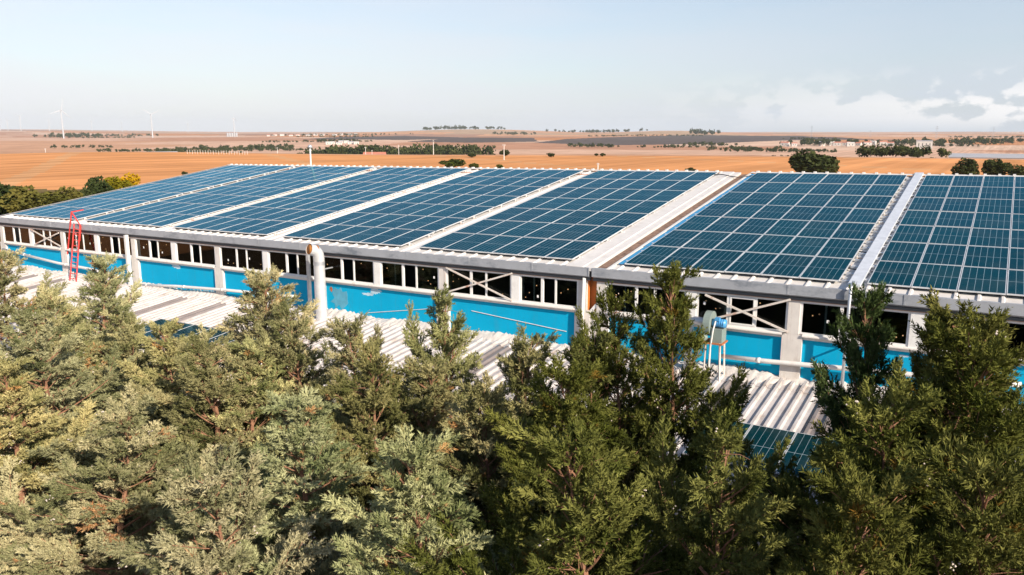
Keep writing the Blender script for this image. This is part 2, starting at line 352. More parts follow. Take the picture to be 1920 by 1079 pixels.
def build_ground():
    az = np.concatenate([np.arange(-180, -80, 4.0), np.arange(-80, 18, 0.15), np.arange(18, 180.1, 4.0)]); az = np.radians(az)
    q = np.concatenate([np.linspace(1/3.0, 1/60.0, 14)[:-1], np.linspace(1/60.0, 1/420.0, 110)[:-1], np.linspace(1/420.0, 1/1050., 24)[:-1],
                        np.linspace(1/1050.0, 1/12000.0, 150)])
    r = 1 / q
    A, Rr = np.meshgrid(az, r); X = CAM[0] + Rr*np.sin(A); Y = CAM[1] + Rr*np.cos(A); Z = height(X, Y)
    nr, na = X.shape
    V = np.stack([X, Y, Z], -1).reshape(-1, 3)
    i = np.arange(nr-1)[:, None]*na + np.arange(na-1)[None, :]
    F = np.stack([i, i+1, i+na+1, i+na], -1).reshape(-1, 4)[:, ::-1]
    me = bpy.data.meshes.new('ground'); me.vertices.add(len(V)); me.vertices.foreach_set('co', V.ravel())
    me.loops.add(F.size); me.loops.foreach_set('vertex_index', F.ravel().astype(np.int32))
    me.polygons.add(len(F)); me.polygons.foreach_set('loop_start', np.arange(0, F.size, 4, dtype=np.int32))
    me.polygons.foreach_set('use_smooth', np.ones(len(F), bool))
    me.update(calc_edges=True)
    C = V[F].mean(1); x, y = C[:, 0], C[:, 1]; d = np.hypot(x-CAM[0], y-CAM[1])
    # a patchwork of fields: jittered cells in a turned grid, each with one soil or stubble colour, shifted pinker to paint in far haze
    a = R(24); u = (x*math.cos(a)+y*math.sin(a)); v = (-x*math.sin(a)+y*math.cos(a))
    u = u + 60*(vnoise(x, y, 700., 21)-.5); v = v + 60*(vnoise(x, y, 700., 22)-.5)
    row = np.floor(v/330.); uu = u/620. + 0.37*row
    cell = (np.floor(uu)*73 + row*191).astype(np.int64)
    hsh = ((cell * 2654435761) & 0xffffffff) / 4294967296.0
    pal = np.array([(0.50,0.27,0.15),(0.56,0.34,0.215),(0.43,0.22,0.125),(0.58,0.38,0.25),(0.48,0.215,0.095),(0.36,0.20,0.125),(0.54,0.28,0.145),(0.42,0.27,0.16)]) * np.array([1, 1.06, 1.2])
    col = pal[(hsh*7.99).astype(int)]
    # near land: the big orange ploughed field behind the halls
    near = d < 402 + 14*(vnoise(x, y, 90., 31)-.5)
    col[near] = (0.61, 0.285, 0.122)
    nz = vnoise(x, y, 60., 33)
    strip = near & (np.abs(((x*0.55+y*0.83)/78.) % 1.0 - .5) < .03)
    col[strip] = (0.58, 0.31, 0.15)
    yard = d < 60
    col[yard] = (0.12, 0.085, 0.05)
    scrub = (in_poly(x, y, [(-75, 10), (-40, 26), (-52, 48), (-130, 66), (-170, 40)]))
    col[scrub] = (0.16, 0.12, 0.055)
    # cloud shadows put into the colour of the far fields
    for poly in CLOUD_SHADE:
        g = [on_ground(px, py)[:2] for px, py in poly]
        k = in_poly(x, y, g); col[k] = (0.115, 0.095, 0.09)
    at = me.attributes.new('field_colour', 'FLOAT_COLOR', 'FACE')
    at.data.foreach_set('color', np.concatenate([col, np.ones((len(col), 1))], 1).astype(np.float32).ravel())
    o = link('ground', me, M_FIELD, None, 'structure'); return o
CLOUD_SHADE = [[(1000,268),(1130,273),(1330,270),(1500,263),(1640,262),(1500,255),(1330,254),(1200,256),(1060,261)],
        [(560,262),(760,263),(900,259),(760,255),(640,257)],
        [(760,266),(880,268),(1010,266),(1000,259),(880,258)]]
build_ground()

# ------------------------------------------------------------------ the two halls
LEFT = thing('factory_hall', 'long blue and white factory hall with five solar arrays, left of the joint', 'building', (-18, 6, GZ), 'halls under the solar roof')
RIGHT = thing('factory_hall', 'nearer blue and white factory hall right of the brown roof joint', 'building', (6.5, 6, GZ), 'halls under the solar roof')
EAVE_Y, RIDGE_Y = -0.40, 14.62
def roof_z(y): return -0.12 + TS * y
PILL_L = [-35.56 + 2.905 * i for i in range(12)] + [-1.20]
PILL_R = [-0.58, 2.2, 5.0, 7.9, 10.8, 13.7]
WT, WB = -0.58, -1.46                                 # window top and bottom

# roof: ribbed sheets a metre wide, laid from eave to ridge
sheet_me = {}
def roof_sheet_mesh(width, tag_):
    if tag_ in sheet_me: return sheet_me[tag_]
    L_ = (RIDGE_Y - EAVE_Y) / math.cos(SLOPE)
    xs = [(0, 0)]; n = int(round(width / 0.485))
    for k in range(n):
        c = (k + .5) * width / n
        xs += [(c - .055, 0), (c - .025, .042), (c + .025, .042), (c + .055, 0)]
    xs += [(width, 0)]
    m = MB(); N_ = len(xs)
    vs = [(x, 0, z) for x, z in xs] + [(x, L_, z) for x, z in xs] + [(x, 0, z - .012) for x, z in xs] + [(x, L_, z - .012) for x, z in xs]
    fs = [(i, i+1, N_+i+1, N_+i) for i in range(N_-1)] + [(2*N_+i+1, 2*N_+i, 3*N_+i, 3*N_+i+1) for i in range(N_-1)] + [(i+1, i, 2*N_+i, 2*N_+i+1) for i in range(N_-1)]
    me = bpy.data.meshes.new('roof_sheet'); me.from_pydata(vs, [], fs); me.materials.append(M_ROOF)
    sheet_me[tag_] = me; return me
EX = Vector((1, 0, TX)).normalized(); EY = Vector((0, math.cos(SLOPE), math.sin(SLOPE))); EZ = EX.cross(EY).normalized(); EY = EZ.cross(EX)
def roof_matrix(x, y, z):
    m = Matrix.Identity(4)
    for i in range(3): m[i][0], m[i][1], m[i][2] = EX[i], EY[i], EZ[i]
    m.translation = (x, y, z + TX * x); return m
def place(o, parent, M4): o.matrix_basis = Matrix.Translation(-parent_loc(parent)) @ M4 if parent else M4
def lay_roof(hall, x0, x1):
    n = int(round((x1 - x0) / 0.97)); w = (x1 - x0) / n
    for k in range(n):
        o = link('roof_sheet', roof_sheet_mesh(w, round(x0)), None, hall)
        place(o, hall, roof_matrix(x0 + k*w, EAVE_Y, roof_z(EAVE_Y)))
    # far slope, ridge cap with its fixing knobs
    zr = roof_z(RIDGE_Y)
    MB().add([(x0, RIDGE_Y, zr - .01), (x1, RIDGE_Y, zr - .01), (x1, 29.4, zr - 2.2), (x0, 29.4, zr - 2.2)], [(0, 1, 2, 3)]).build('far_slope', M_ROOF, hall)
    cap = MB().prism_x([(RIDGE_Y-.22, zr+.035), (RIDGE_Y-.22, zr+.05), (RIDGE_Y, zr+.085), (RIDGE_Y+.22, zr+.05), (RIDGE_Y+.22, zr+.035)], x0-.02, x1+.02).build('ridge_cap', M_ROOF, hall)
    kn = MB(); x = x0 + .25
    while x < x1: kn.box(x-.05, x+.05, RIDGE_Y-.1, RIDGE_Y+.08, zr+.06, zr+.13); x += 0.485
    kn.build('ridge_knobs', M_ROOF, cap, kind='stuff')
lay_roof(LEFT, -35.62, -1.70)
lay_roof(RIGHT, -0.30, 14.2)

def fascia(hall, x0, x1, seams):
    xs = [x0] + seams + [x1]
    for a, b in zip(xs[:-1], xs[1:]):
        j = rnd.uniform(-.006, .006)
        MB().prism_x([(-.44+j, -.145), (-.445+j, -.40), (-.30, -.47), (-.30, -.44), (-.415+j, -.39), (-.41+j, -.16), (-.30, -.155), (-.30, -.145)][::-1], a+.006, b-.006).build('fascia_sheet', M_FASC, hall)
        MB().box(b-.03, b+.012, -.452, -.44, -.40, -.146).build('fascia_seam', M_FASC, hall)
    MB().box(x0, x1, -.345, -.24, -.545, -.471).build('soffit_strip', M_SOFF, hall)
    MB().box(x0, x1, -.335, -.24, -.558, -.547).build('rusty_edge_strip', M_RUST, hall)
fascia(LEFT, -35.66, -0.93, [-33.4, -30.4, -28.3, -26.9, -24.0, -21.1, -18.2, -15.4, -13.1, -10.6, -7.9, -5.3, -2.9])
fascia(RIGHT, -0.84, 14.2, [1.9, 4.85, 7.6, 10.6])

# pillars, sills, blue infill panels, window units
def window(hall, x0, x1, kind, seed):
    rr = random.Random(seed); w = x1 - x0; f = .045; y0, y1 = -.265, -.205
    root = MB()
    root.box(x0, x1, y0, y1, WT-.045, WT); root.box(x0, x1, y0, y1, WB, WB+.05)
    c1, c2 = x0 + w*(.39 if kind != 2 else .36), x0 + w*(.62 if kind != 2 else .66)
    for xc, ww in ((x0+.03, .06), (c1, .085), (c2, .06), (x1-.03, .06)): root.box(xc-ww/2, xc+ww/2, y0, y1, WB+.05, WT-.045)
    fr = root.build('window', M_WHITE, hall)
    spans = [(x0+.06, c1-.042), (c1+.042, c2-.03), (c2+.03, x1-.06)]
    openm = 1 if kind in (0, 2) and rr.random() < .8 else -1
    for k, (a, b) in enumerate(spans):
        if k == openm: continue                                    # the middle light stands open
        MB().box(a, b, -.236, -.230, WB+.05, WT-.045).build('pane', M_GLASS, fr)
    if kind == 0:                                                  # slid-back sash stile behind the left light
        s = spans[0][0] + (spans[0][1]-spans[0][0])*.62
        m = MB().box(s-.02, s+.03, -.228, -.20, WB+.05, WT-.045)
        m.build('sash_stile', M_WHITE, fr)
    if kind == 2:
        a, b = spans[1]
        m = MB().box(a, a+.04, -.275, -.24, WB+.06, WT-.05).box(b-.04, b, -.275, -.24, WB+.06, WT-.05).box(a, b, -.274, -.241, WB+.06, WB+.1).box(a, b, -.274, -.241, WT-.09, WT-.05)
        m.build('casement_frame', M_WHITE, fr)
    if seed > 11 or rr.random() < .75:
        dots = MB()
        for (a, b) in (spans[0], spans[2]):
            for _ in range(rr.randint(1, 4)):
                px, pz = rr.uniform(a+.06, b-.06), rr.uniform(WB+.15, WT-.12); dots.box(px-.012, px+.012, -.242, -.237, pz-.014, pz+.014)
        dots.build('putty_dots', M_PUTTY, fr, kind='stuff')
        for (a, b) in (spans[0], spans[2]):
            if rr.random() < .6:
                px, pz = rr.uniform(a+.07, b-.07), rr.uniform(WB+.2, WT-.2)
                MB().box(px-.03, px+.03, -.241, -.237, pz-.04, pz+.04).build('paper_sticker', M_PAPER, fr)
def wall_run(hall, pill, widep, seed0):
    for i, x in enumerate(pill):
        MB().box(x-.15, x+.15, -.29, 0.02, WB-.02, -.46).build('upper_pillar', M_CONC if i in widep else M_WHITE, hall)
        if i in widep: MB().box(x-.27, x+.25, -.285, .02, -6.5, WB-.022).build('pillar', M_CONC, hall)
        else: MB().box(x-.2, x+.2, -.17, .02, -6.5, WB-.16).build('inner_pillar', M_CONC, hall)
    for i in range(len(pill)-1):
        a, b = pill[i]+.15, pill[i+1]-.15
        window(hall, a, b, 2 if (pill is PILL_R and i == 1) else (1 if (i+seed0) % 4 == 3 else 0), i+seed0)
        MB().box(a, b, -.28, -.12, WT-.001, -.47).build('window_head', M_WHITE, hall)
        s = pill[i] + (.25 if i in widep else 0); e = pill[i+1] - (.27 if i+1 in widep else 0)
        MB().prism_x([(-.335, WB-.03), (-.32, WB-.001), (-.10, WB-.001), (-.10, WB-.15), (-.235, WB-.15), (-.245, WB-.06), (-.335, WB-.06)][::-1], s+.001, e-.001).build('sill', M_SILL, hall)
        MB().box(s+.002, e-.002, -.185, -.06, -6.5, WB-.151).build('wall_panel', M_BLUE, hall)
wall_run(LEFT, PILL_L, {0, 2, 4, 6, 8, 10, 12}, 1)
wall_run(RIGHT, PILL_R, {0, 2, 4, 5}, 20)
def patch(px, py, wpx, hpx, m, seed, spikes=9):
    rr = random.Random(seed); c = wp0(px, py); ax = wp0(px + wpx/2, py); az = wp0(px, py + hpx/2)
    rx, rz = abs(ax[0]-c[0]), abs(az[2]-c[2]); pts = []
    for k in range(spikes*2):
        a = math.pi*2*k/(spikes*2); r_ = rr.uniform(.55, 1.0) if k % 2 else rr.uniform(.8, 1.15); pts.append((c[0]+rx*r_*math.cos(a), c[2]+rz*r_*math.sin(a)))
    n = len(pts)
    MB().add([(x, -.1885, z) for x, z in pts] + [(x, -.184, z) for x, z in pts], [tuple(range(n))] + [(i, n+i, n+(i+1) % n, (i+1) % n) for i in range(n)]).build('paint_patch', m, LEFT if c[0] < -1.2 else RIGHT)
def wp0(px, py): return unshear(on_y(px, py, -.187))
M_PGREY = mat('weathered_grey_blue_paint', (0.09, 0.345, 0.49), .9, var=.15); M_PPALE = mat('white_paint_splash', (0.45, 0.62, 0.72), .9, var=.12)
patch(637, 560, 34, 44, M_PGREY, 1); patch(704, 546, 22, 14, M_PPALE, 2, 12); patch(690, 552, 26, 6, M_PPALE, 3, 8); patch(330, 499, 18, 12, M_PPALE, 4); patch(621, 543, 6, 10, M_RUST, 5, 5)
patch(1695, 668, 20, 5, M_PPALE, 6, 8); patch(1150, 602, 12, 6, M_PPALE, 7, 8)
# shells: gables, back walls, floors, so that the inside is a real dark room
def shell(hall, x0, x1, gl, gr):
    zr = roof_z(RIDGE_Y)
    prof = [(-.05, -6.5), (-.05, -.2), (RIDGE_Y, zr-.06), (29.3, zr-2.25), (29.3, -6.5)]
    for flag, x, nm in ((gl, x0, 'gable_wall'), (gr, x1, 'gable_wall')):
        if flag: MB().prism_x(prof, x-.1, x+.1).build(nm, M_CONC, hall)
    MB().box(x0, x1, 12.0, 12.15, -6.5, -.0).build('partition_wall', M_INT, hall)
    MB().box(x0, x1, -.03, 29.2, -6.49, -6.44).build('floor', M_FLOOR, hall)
    MB().box(x0, x1, 29.2, 29.35, -6.5, zr-2.3).build('back_wall', M_CONC, hall)
shell(LEFT, -35.5, -1.22, True, True)
shell(RIGHT, -0.56, 14.0, True, True)

# verge trim at the left gable
zr = roof_z(RIDGE_Y)
MB().add([(-35.70, EAVE_Y, roof_z(EAVE_Y)+.06), (-35.56, EAVE_Y, roof_z(EAVE_Y)+.06), (-35.56, RIDGE_Y, zr+.06), (-35.70, RIDGE_Y, zr+.06),
          (-35.70, EAVE_Y, roof_z(EAVE_Y)-.2), (-35.70, RIDGE_Y, zr-.2)], [(0, 1, 2, 3), (0, 3, 5, 4)]).build('verge_trim', M_ROOF, LEFT)

# expansion joint between the halls: white folded flashing, dark gap, mossy brown filler, white upstand, blue film
def slope_strip(x0, x1, h0, h1, name, m, parent, y0=EAVE_Y-.03, y1=RIDGE_Y+.1):
    def z(y): return roof_z(y)
    mb = MB(); vs = []
    for y in (y0, y1):
        vs += [(x0, y, z(y)+h0), (x1, y, z(y)+h0), (x1, y, z(y)+h1), (x0, y, z(y)+h1)]
    mb.add(vs, [(3, 2, 6, 7), (0, 1, 2, 3)[::-1], (1, 5, 6, 2)[::1], (0, 3, 7, 4), (0, 4, 5, 1), (4, 7, 6, 5)])
    return mb.build(name, m, parent)
slope_strip(-1.705, -1.14, -.06, .055, 'joint_flashing', M_ROOF, LEFT)
slope_strip(-1.13, -0.83, -.06, .030, 'joint_flashing', M_ROOF, LEFT)
slope_strip(-0.80, -0.40, -.16, -.055, 'joint_filler', M_BRICK, RIGHT)
slope_strip(-0.385, -0.30, -.05, .045, 'joint_upstand', M_ROOF, RIGHT)
MB().box(-.93, -.84, -.40, -.2, -.42, -.2).build('fascia_gap', M_DARKR, RIGHT)
for yk in (0.5, 2.4, 4.6, 6.9, 9.1, 11.4):
    pass
film = MB()
for k in range(7):
    y0 = .12 + k*2.03; film.add([(-.235+rnd.uniform(-.02, .02), y0, roof_z(y0)+.055), (-.005, y0, roof_z(y0)+.055), (-.005, y0+1.98, roof_z(y0+1.98)+.055), (-.235+rnd.uniform(-.02, .02), y0+1.98, roof_z(y0+1.98)+.055)], [(0, 1, 2, 3)])
film.build('blue_film_strip', M_BFILM, RIGHT)
# cladding of the joint below the eaves: rusty boards set back, a white diagonal strut and a white apron
MB().box(-1.06, -.74, -.10, -.06, -1.75, -.45).build('joint_board', M_ORNG, RIGHT)
MB().box(-1.05, -1.02, -.25, -.10, -1.75, -.45).build('joint_cheek', M_ORNG, RIGHT)
MB().bar((-1.02, -.24, -1.62), (-.74, -.24, -1.28), .05, .09).build('joint_strut', M_WHITE, RIGHT)
MB().box(-1.05, -.735, -.27, -.12, -6.5, -1.74).build('joint_apron', M_CONC, RIGHT)
MB().tube([(-1.12, -.36, -.47), (-1.16, -.37, -1.7), (-1.16, -.37, -2.85)], .055, 8).build('downpipe', M_PIPE, LEFT, smooth=True)

# ------------------------------------------------------------------ solar panels
PV = 2.054
def panel_meshes():
    w, l, t = .985, 2.0, .035
    g = MB().box(-w/2+.012, w/2-.012, -l/2+.012, l/2-.012, -.028, -.003)
    me1 = bpy.data.meshes.new('cell_sheet'); me1.from_pydata(g.v, [], g.f); me1.materials.append(M_CELL)
    f = MB(); b = .018
    f.box(-w/2, w/2, -l/2, -l/2+b, -t, 0).box(-w/2, w/2, l/2-b, l/2, -t, 0).box(-w/2, -w/2+b, -l/2+b, l/2-b, -t, 0).box(w/2-b, w/2, -l/2+b, l/2-b, -t, 0)
    me2 = bpy.data.meshes.new('frame'); me2.from_pydata(f.v, [], f.f); me2.materials.append(M_ALU)
    return me1, me2
PM = panel_meshes()
def put_panel(M4, label, group):
    o = bpy.data.objects.new('solar_panel', None); COL.objects.link(o); o.matrix_basis = M4; o.empty_display_size = .2
    tag(o, label, 'solar panel', group)
    link('cell_sheet', PM[0], None, o); link('frame', PM[1], None, o)
ARR = [(-34.898, 6, 'far left array'), (-28.181, 6, 'second array from left'), (-21.426, 6, 'third array from left'), (-14.519, 6, 'fourth array from left'),
       (-7.722, 6, 'array just left of brown joint'), (0.0, 6, 'array just right of brown joint'), (6.658, 5, 'far right array')]
ROWN = ['lowest row', 'second row up', 'third row up', 'middle row', 'third row down', 'second row down', 'top row']
for off, nc_, an in ARR:
    for c in range(nc_):
        for r in range(7):
            s = (r + .5) * PV
            p = Vector((off + c + .5, s*math.cos(SLOPE), s*math.sin(SLOPE)))
            put_panel(roof_matrix(p.x, p.y, p.z) @ Matrix.Rotation(rnd.gauss(0, .0035), 4, 'X') @ Matrix.Rotation(rnd.gauss(0, .0035), 4, 'Y'), '%s solar panel from left in %s of %s' % (ORD[c], ROWN[r], an), 'solar panels on the hall roof')
rail_me = {}
for off, nc_, an in ARR:
    for r in range(7):
        for k, q in enumerate((.22, .78)):
            s = (r + q) * PV; e = .13
            m = MB().box(-e, nc_+e, -.02, .02, -.085, -.04)
            for j in range(nc_*2+1):
                m.box(j*.5-.03, j*.5+.03, -.03, .03, -.125, -.086)
            if nc_ not in rail_me:
                me = bpy.data.meshes.new('mounting_rail'); me.from_pydata(m.v, [], m.f); me.materials.append(M_ALU); rail_me[nc_] = me
            o = link('mounting_rail', rail_me[nc_], None); o.matrix_basis = roof_matrix(off, s*math.cos(SLOPE), s*math.sin(SLOPE))
            tag(o, '%s aluminium rail under %s of %s' % ('lower' if k == 0 else 'upper', ROWN[r], an), 'mounting rail', 'rails carrying the solar panels')
# small L-feet that stick out at the right end of the rails
foot_me = None
for hall, lst in ((LEFT, ARR[:5]), (RIGHT, ARR[5:6])):
    for off, nc_, an in lst:
        for r in range(7):
            for q in (.22, .78):
                s = (r + q) * PV
                if foot_me is None:
                    m = MB().box(.02, .22, -.05, .05, -.12, -.108).box(.02, .04, -.05, .05, -.108, -.035)
                    m.add([(.04, -.004, -.108), (.17, -.004, -.108), (.04, -.004, -.04), (.04, .004, -.108), (.17, .004, -.108), (.04, .004, -.04)], [(0, 1, 2), (5, 4, 3), (0, 3, 4, 1), (1, 4, 5, 2), (2, 5, 3, 0)])
                    foot_me = bpy.data.meshes.new('rail_bracket'); foot_me.from_pydata(m.v, [], m.f); foot_me.materials.append(M_RUSTW)
                o = link('rail_bracket', foot_me, None, hall); place(o, hall, roof_matrix(off+nc_, s*math.cos(SLOPE), s*math.sin(SLOPE)))
# cable tray running down the gap between the two right arrays
TRAY = thing('cable_tray', 'pale galvanised cable tray running down roof between the two right arrays', 'cable tray', (6.4, 7, 1.0))
slope_strip(6.25, 6.54, .06, .14, 'tray_cover', mat('pale_galvanised_cover', (0.60, 0.63, 0.68), 0.4, metal=0.1, var=0.12, scale=5), TRAY, EAVE_Y+.16, RIDGE_Y+.05)
def tilted_box(mb, xa, xb, ya, yb, h0, h1):
    vs = []
    for y in (ya, yb): vs += [(xa, y, roof_z(y)+h0), (xb, y, roof_z(y)+h0), (xb, y, roof_z(y)+h1), (xa, y, roof_z(y)+h1)]
    mb.add(vs, [(3, 2, 6, 7), (0, 3, 2, 1)[::-1], (1, 2, 6, 5), (0, 4, 7, 3), (0, 1, 5, 4), (4, 5, 6, 7)])
for k in range(22):
    y = .2 + k*.64
    m = MB(); tilted_box(m, 6.03, 6.245, y, y+.09, -.0, .07); m.build('tray_bracket', M_GALV, TRAY); m = MB(); tilted_box(m, 6.545, 6.655, y+.2, y+.29, 0, .07); m.build('tray_bracket', M_GALV, TRAY)
    if k % 3 == 1:
        y2 = y + rnd.uniform(-.2, .2)
        MB().tube([(6.55, y2, roof_z(y2)+.05), (6.62, y2+.05, roof_z(y2)+.10), (6.70, y2+.02, roof_z(y2)+.06)], .016, 5).build('cable', M_DARKR, TRAY)
        MB().tube([(6.24, y2+.3, roof_z(y2)+.07), (6.12, y2+.2, roof_z(y2)+.10), (5.99, y2+.34, roof_z(y2)+.09)], .016, 5).build('cable', M_DARKR, TRAY)
for sx0, sx1, nm in ((-1.95, 0.1, 'black cable looped over the brown joint at the ridge'),):
    pts = [(sx0 + (sx1-sx0)*t, 13.6 + .12*math.sin(t*9), roof_z(13.6) + .09 + .05*math.sin(t*7)) for t in np.linspace(0, 1, 14)]
    tag(MB().tube(pts, .022, 5).build('cable', M_DARKR, None), nm, 'cable')
for k in range(6):
    x = (ARR[k][0] + 6.06) if k < 4 else None
    if x is None: continue
    y = 13.3; tag(MB().tube([(x, y, roof_z(y)+.08), (x+.3, y-.1, roof_z(y)+.09), (x+.7, y+.05, roof_z(y)+.08)], .018, 5).build('cable', M_RUST, None),
        'short dark cable near the ridge beside %s' % ARR[k][2], 'cable', 'cables between arrays')

# ------------------------------------------------------------------ lower shed in front of the halls
SHED = thing('lean_to_shed', 'white corrugated lean-to roof along the foot of the blue wall', 'shed', (-10, -3, GZ))
SHED_E = -6.6
def shed_z(y): return SHED_Z + SHED_T * (y - WALL_Y)
skylights = [-31.0, -28.95, -19.45, -17.0, -14.68, -3.47, 0.2, 4.05, 6.2, 8.6]
sh_me = {}
def shed_sheet(w, y0, y1, rib):
    key = (round(w, 3), round(y0, 2), round(y1, 2))
    if key in sh_me: return sh_me[key]
    n = int(round(w / rib)); xs = [(0, 0)]
    for k in range(n):
        c = (k+.5)*w/n; xs += [(c-.085, 0), (c-.05, .065), (c+.02, .065), (c+.055, 0)]
    xs += [(w, 0)]; N_ = len(xs)
    L_ = (y1-y0)/math.cos(R(6))
    vs = [(x, 0, z) for x, z in xs] + [(x, L_, z) for x, z in xs] + [(x, 0, z-.012) for x, z in xs] + [(x, L_, z-.012) for x, z in xs]
    fs = [(i, i+1, N_+i+1, N_+i) for i in range(N_-1)] + [(2*N_+i+1, 2*N_+i, 3*N_+i, 3*N_+i+1) for i in range(N_-1)] + [(i+1, i, 2*N_+i, 2*N_+i+1) for i in range(N_-1)]
    me = bpy.data.meshes.new('roof_sheet'); me.from_pydata(vs, [], fs); sh_me[key] = me; return me
SX = Vector((1, 0, TX)).normalized(); SYv = Vector((0, math.cos(R(6)), math.sin(R(6)))); SZ = SX.cross(SYv).normalized(); SYv = SZ.cross(SX)
def shed_matrix(x, y, z):
    m = Matrix.Identity(4)
    for i in range(3): m[i][0], m[i][1], m[i][2] = SX[i], SYv[i], SZ[i]
    m.translation = (x, y, z + TX*x); return m
x = -35.9; w = .615
while x < 14.0:
    c = x + w/2; sk = any(abs(c - s) < w/2 + .001 for s in skylights)
    for (ya, yb, h, part) in ((-.95, -.28, .016, 0), (-3.3, -.90, .0, 1), (SHED_E, -3.26, -.016, 2)):
        me = shed_sheet(w, ya, yb, .3)
        name = 'skylight_sheet' if (sk and part == 1) else 'roof_sheet'
        o = link(name, me, None, SHED); 
        if not me.materials: me.materials.append(M_SHED)
        o.material_slots[0].link = 'OBJECT'; o.material_slots[0].material = M_SKYL if (sk and part == 1) else M_SHED
        place(o, SHED, shed_matrix(x, ya, shed_z(ya)+h + rnd.uniform(-.004, .004)))
    x += w
MB().box(-35.9, 14.0, SHED_E+.1, SHED_E+.25, -6.5, shed_z(SHED_E)-.05).build('front_wall', M_CONC, SHED)
for xs_ in (-35.8, 13.9): MB().prism_x([(SHED_E+.25, -6.5), (SHED_E+.25, shed_z(SHED_E)-.05), (-.3, shed_z(-.3)-.05), (-.3, -6.5)], xs_-.08, xs_+.08).build('side_wall', M_CONC, SHED)
# ragged foam and mortar along the joint with the wall
def foam(x0, x1, seed):
    rr = random.Random(seed); n = int((x1-x0)/.07); vs = []; fs = []
    ph = rr.uniform(0, 9)
    for i in range(n+1):
        x = x0 + (x1-x0)*i/n; h = .10 + .05*math.sin(x*1.7+ph) + rr.uniform(-.03, .05); d = .22 + .09*math.sin(x*2.9+ph) + rr.uniform(-.06, .08)
        z = shed_z(WALL_Y)
        vs += [(x, -.19, z+h+.03), (x, -.30-.3*d, z+h*.9+rr.uniform(-.02, .02)), (x, -.30-d, shed_z(-.3-d)+.07+rr.uniform(-.01, .025)), (x, -.33-d*1.25, shed_z(-.33-d*1.25)+.012)]
    for i in range(n):
        for k in range(3): fs.append((i*4+k, i*4+k+1, i*4+k+5, i*4+k+4))
    return MB().add(vs, fs).build('sealing_strip', M_FOAM, SHED, smooth=True)
foam(-35.6, -24, 1); foam(-24.1, -12, 2); foam(-12.1, 0, 3); foam(-.1, 13.9, 4)
# panels on the lower roof
for grp, x0, n_, an in ((0, -17.6, 6, 'left end of lean-to roof'), (1, 3.9, 6, 'right end of lean-to roof')):
    for c in range(n_):
        y = -4.45; put_panel(shed_matrix(x0+c*1.0+.5, y, shed_z(y)+.13), 'shaded solar panel, %s from left at %s' % (ORD[c], an), 'solar panels on the lean-to')
    for k, y in enumerate((-4.9, -4.0)):
        o = MB().add(*(lambda m: (m.v, m.f))(MB().box(x0-.1, x0+n_+.1, y-.02, y+.02, shed_z(y)+.02, shed_z(y)+.1))).build('mounting_rail', M_ALU)
        tag(o, '%s rail under the panels at %s' % (('outer', 'inner')[k], an), 'mounting rail', 'rails on the lean-to')

# ------------------------------------------------------------------ pipes, ducts, ladder, blower
def run(pts, r, name, label, m=M_PIPE, n=10):
    o = MB().tube(pts, r, n).build(name, m, None, smooth=True); return tag(o, label, 'pipe')
def wp(px, py, Y): return unshear(on_y(px, py, Y))
def pipe_thing(pixels, Y, r, label):
    pts = [wp(a, b, Y) for a, b in pixels]
    t = thing('wall_pipe', label, 'pipe', (pts[0][0], pts[0][1], pts[0][2]+TX*pts[0][0]), 'pipes along the blue wall')
    MB().tube(pts, r, 10).build('tube', M_PIPE, t, smooth=True)
    L_ = pts[-1][0]-pts[0][0]; k = 1.4
    while k < L_:
        f = k / L_; i = min(int(f*(len(pts)-1)), len(pts)-2); g = f*(len(pts)-1)-i
        p = Vector(pts[i]).lerp(Vector(pts[i+1]), g); d = (Vector(pts[i+1])-Vector(pts[i])).normalized()
        MB().tube([p-d*.05, p+d*.05], r*1.18, 10).build('coupling', M_PIPE, t, smooth=True)
        MB().box(p.x+.2, p.x+.23, Y-.01, -.19, p.z-.02, p.z+.02).build('bracket', M_RUSTW, t)
        k += 2.9
    return t
pipe_thing([(6, 468), (110, 494), (170, 505), (228, 521)], -.36, .065, 'white pipe sloping along wall behind the red ladder')
pipe_thing([(243, 534), (330, 537), (420, 544), (560, 557)], -.40, .060, 'white pipe low along wall between white post and metal flue')
pipe_thing([(1352, 668), (1440, 678), (1560, 689), (1700, 702), (1915, 722)], -.40, .065, 'white pipe along wall below the right windows')
# thin cables on the blue wall
for (pa, pb, lab) in (((688, 587), (812, 579), 'thin pale cable across the blue panel right of the flue'), ((884, 583), (1062, 622), 'thin pale cable sloping across the blue panel left of the joint'),
                      ((1146, 680), (1240, 712), 'thin pale cable low on the blue panel right of the joint')):
    tag(MB().tube([wp(pa[0], pa[1], -.20), wp(pb[0], pb[1], -.20)], .012, 5).build('wall_cable', M_PIPE), lab, 'cable')
# white post from eave to lean-to and grey post by the flue
def post(px0, py0, py1, Y, w, label, m):
    a = wp(px0, py0, Y); t = thing('post', label, 'post', (a[0], a[1], shed_z(Y)+TX*a[0]), 'posts at the wall')
    MB().box(a[0]-w/2, a[0]+w/2, Y-w/2, Y+w/2, shed_z(Y), a[2]).build('shaft', m, t)
    MB().box(a[0]-w*.8, a[0]+w*.8, Y-w*.8, Y+w*.8, shed_z(Y), shed_z(Y)+.08).build('foot', m, t)
post(236, 441, 540, -.50, .14, 'white square post from eave to lean-to right of red ladder', M_PIPE)
post(577, 476, 540, -.42, .11, 'grey steel post just left of the metal flue', M_GALV)
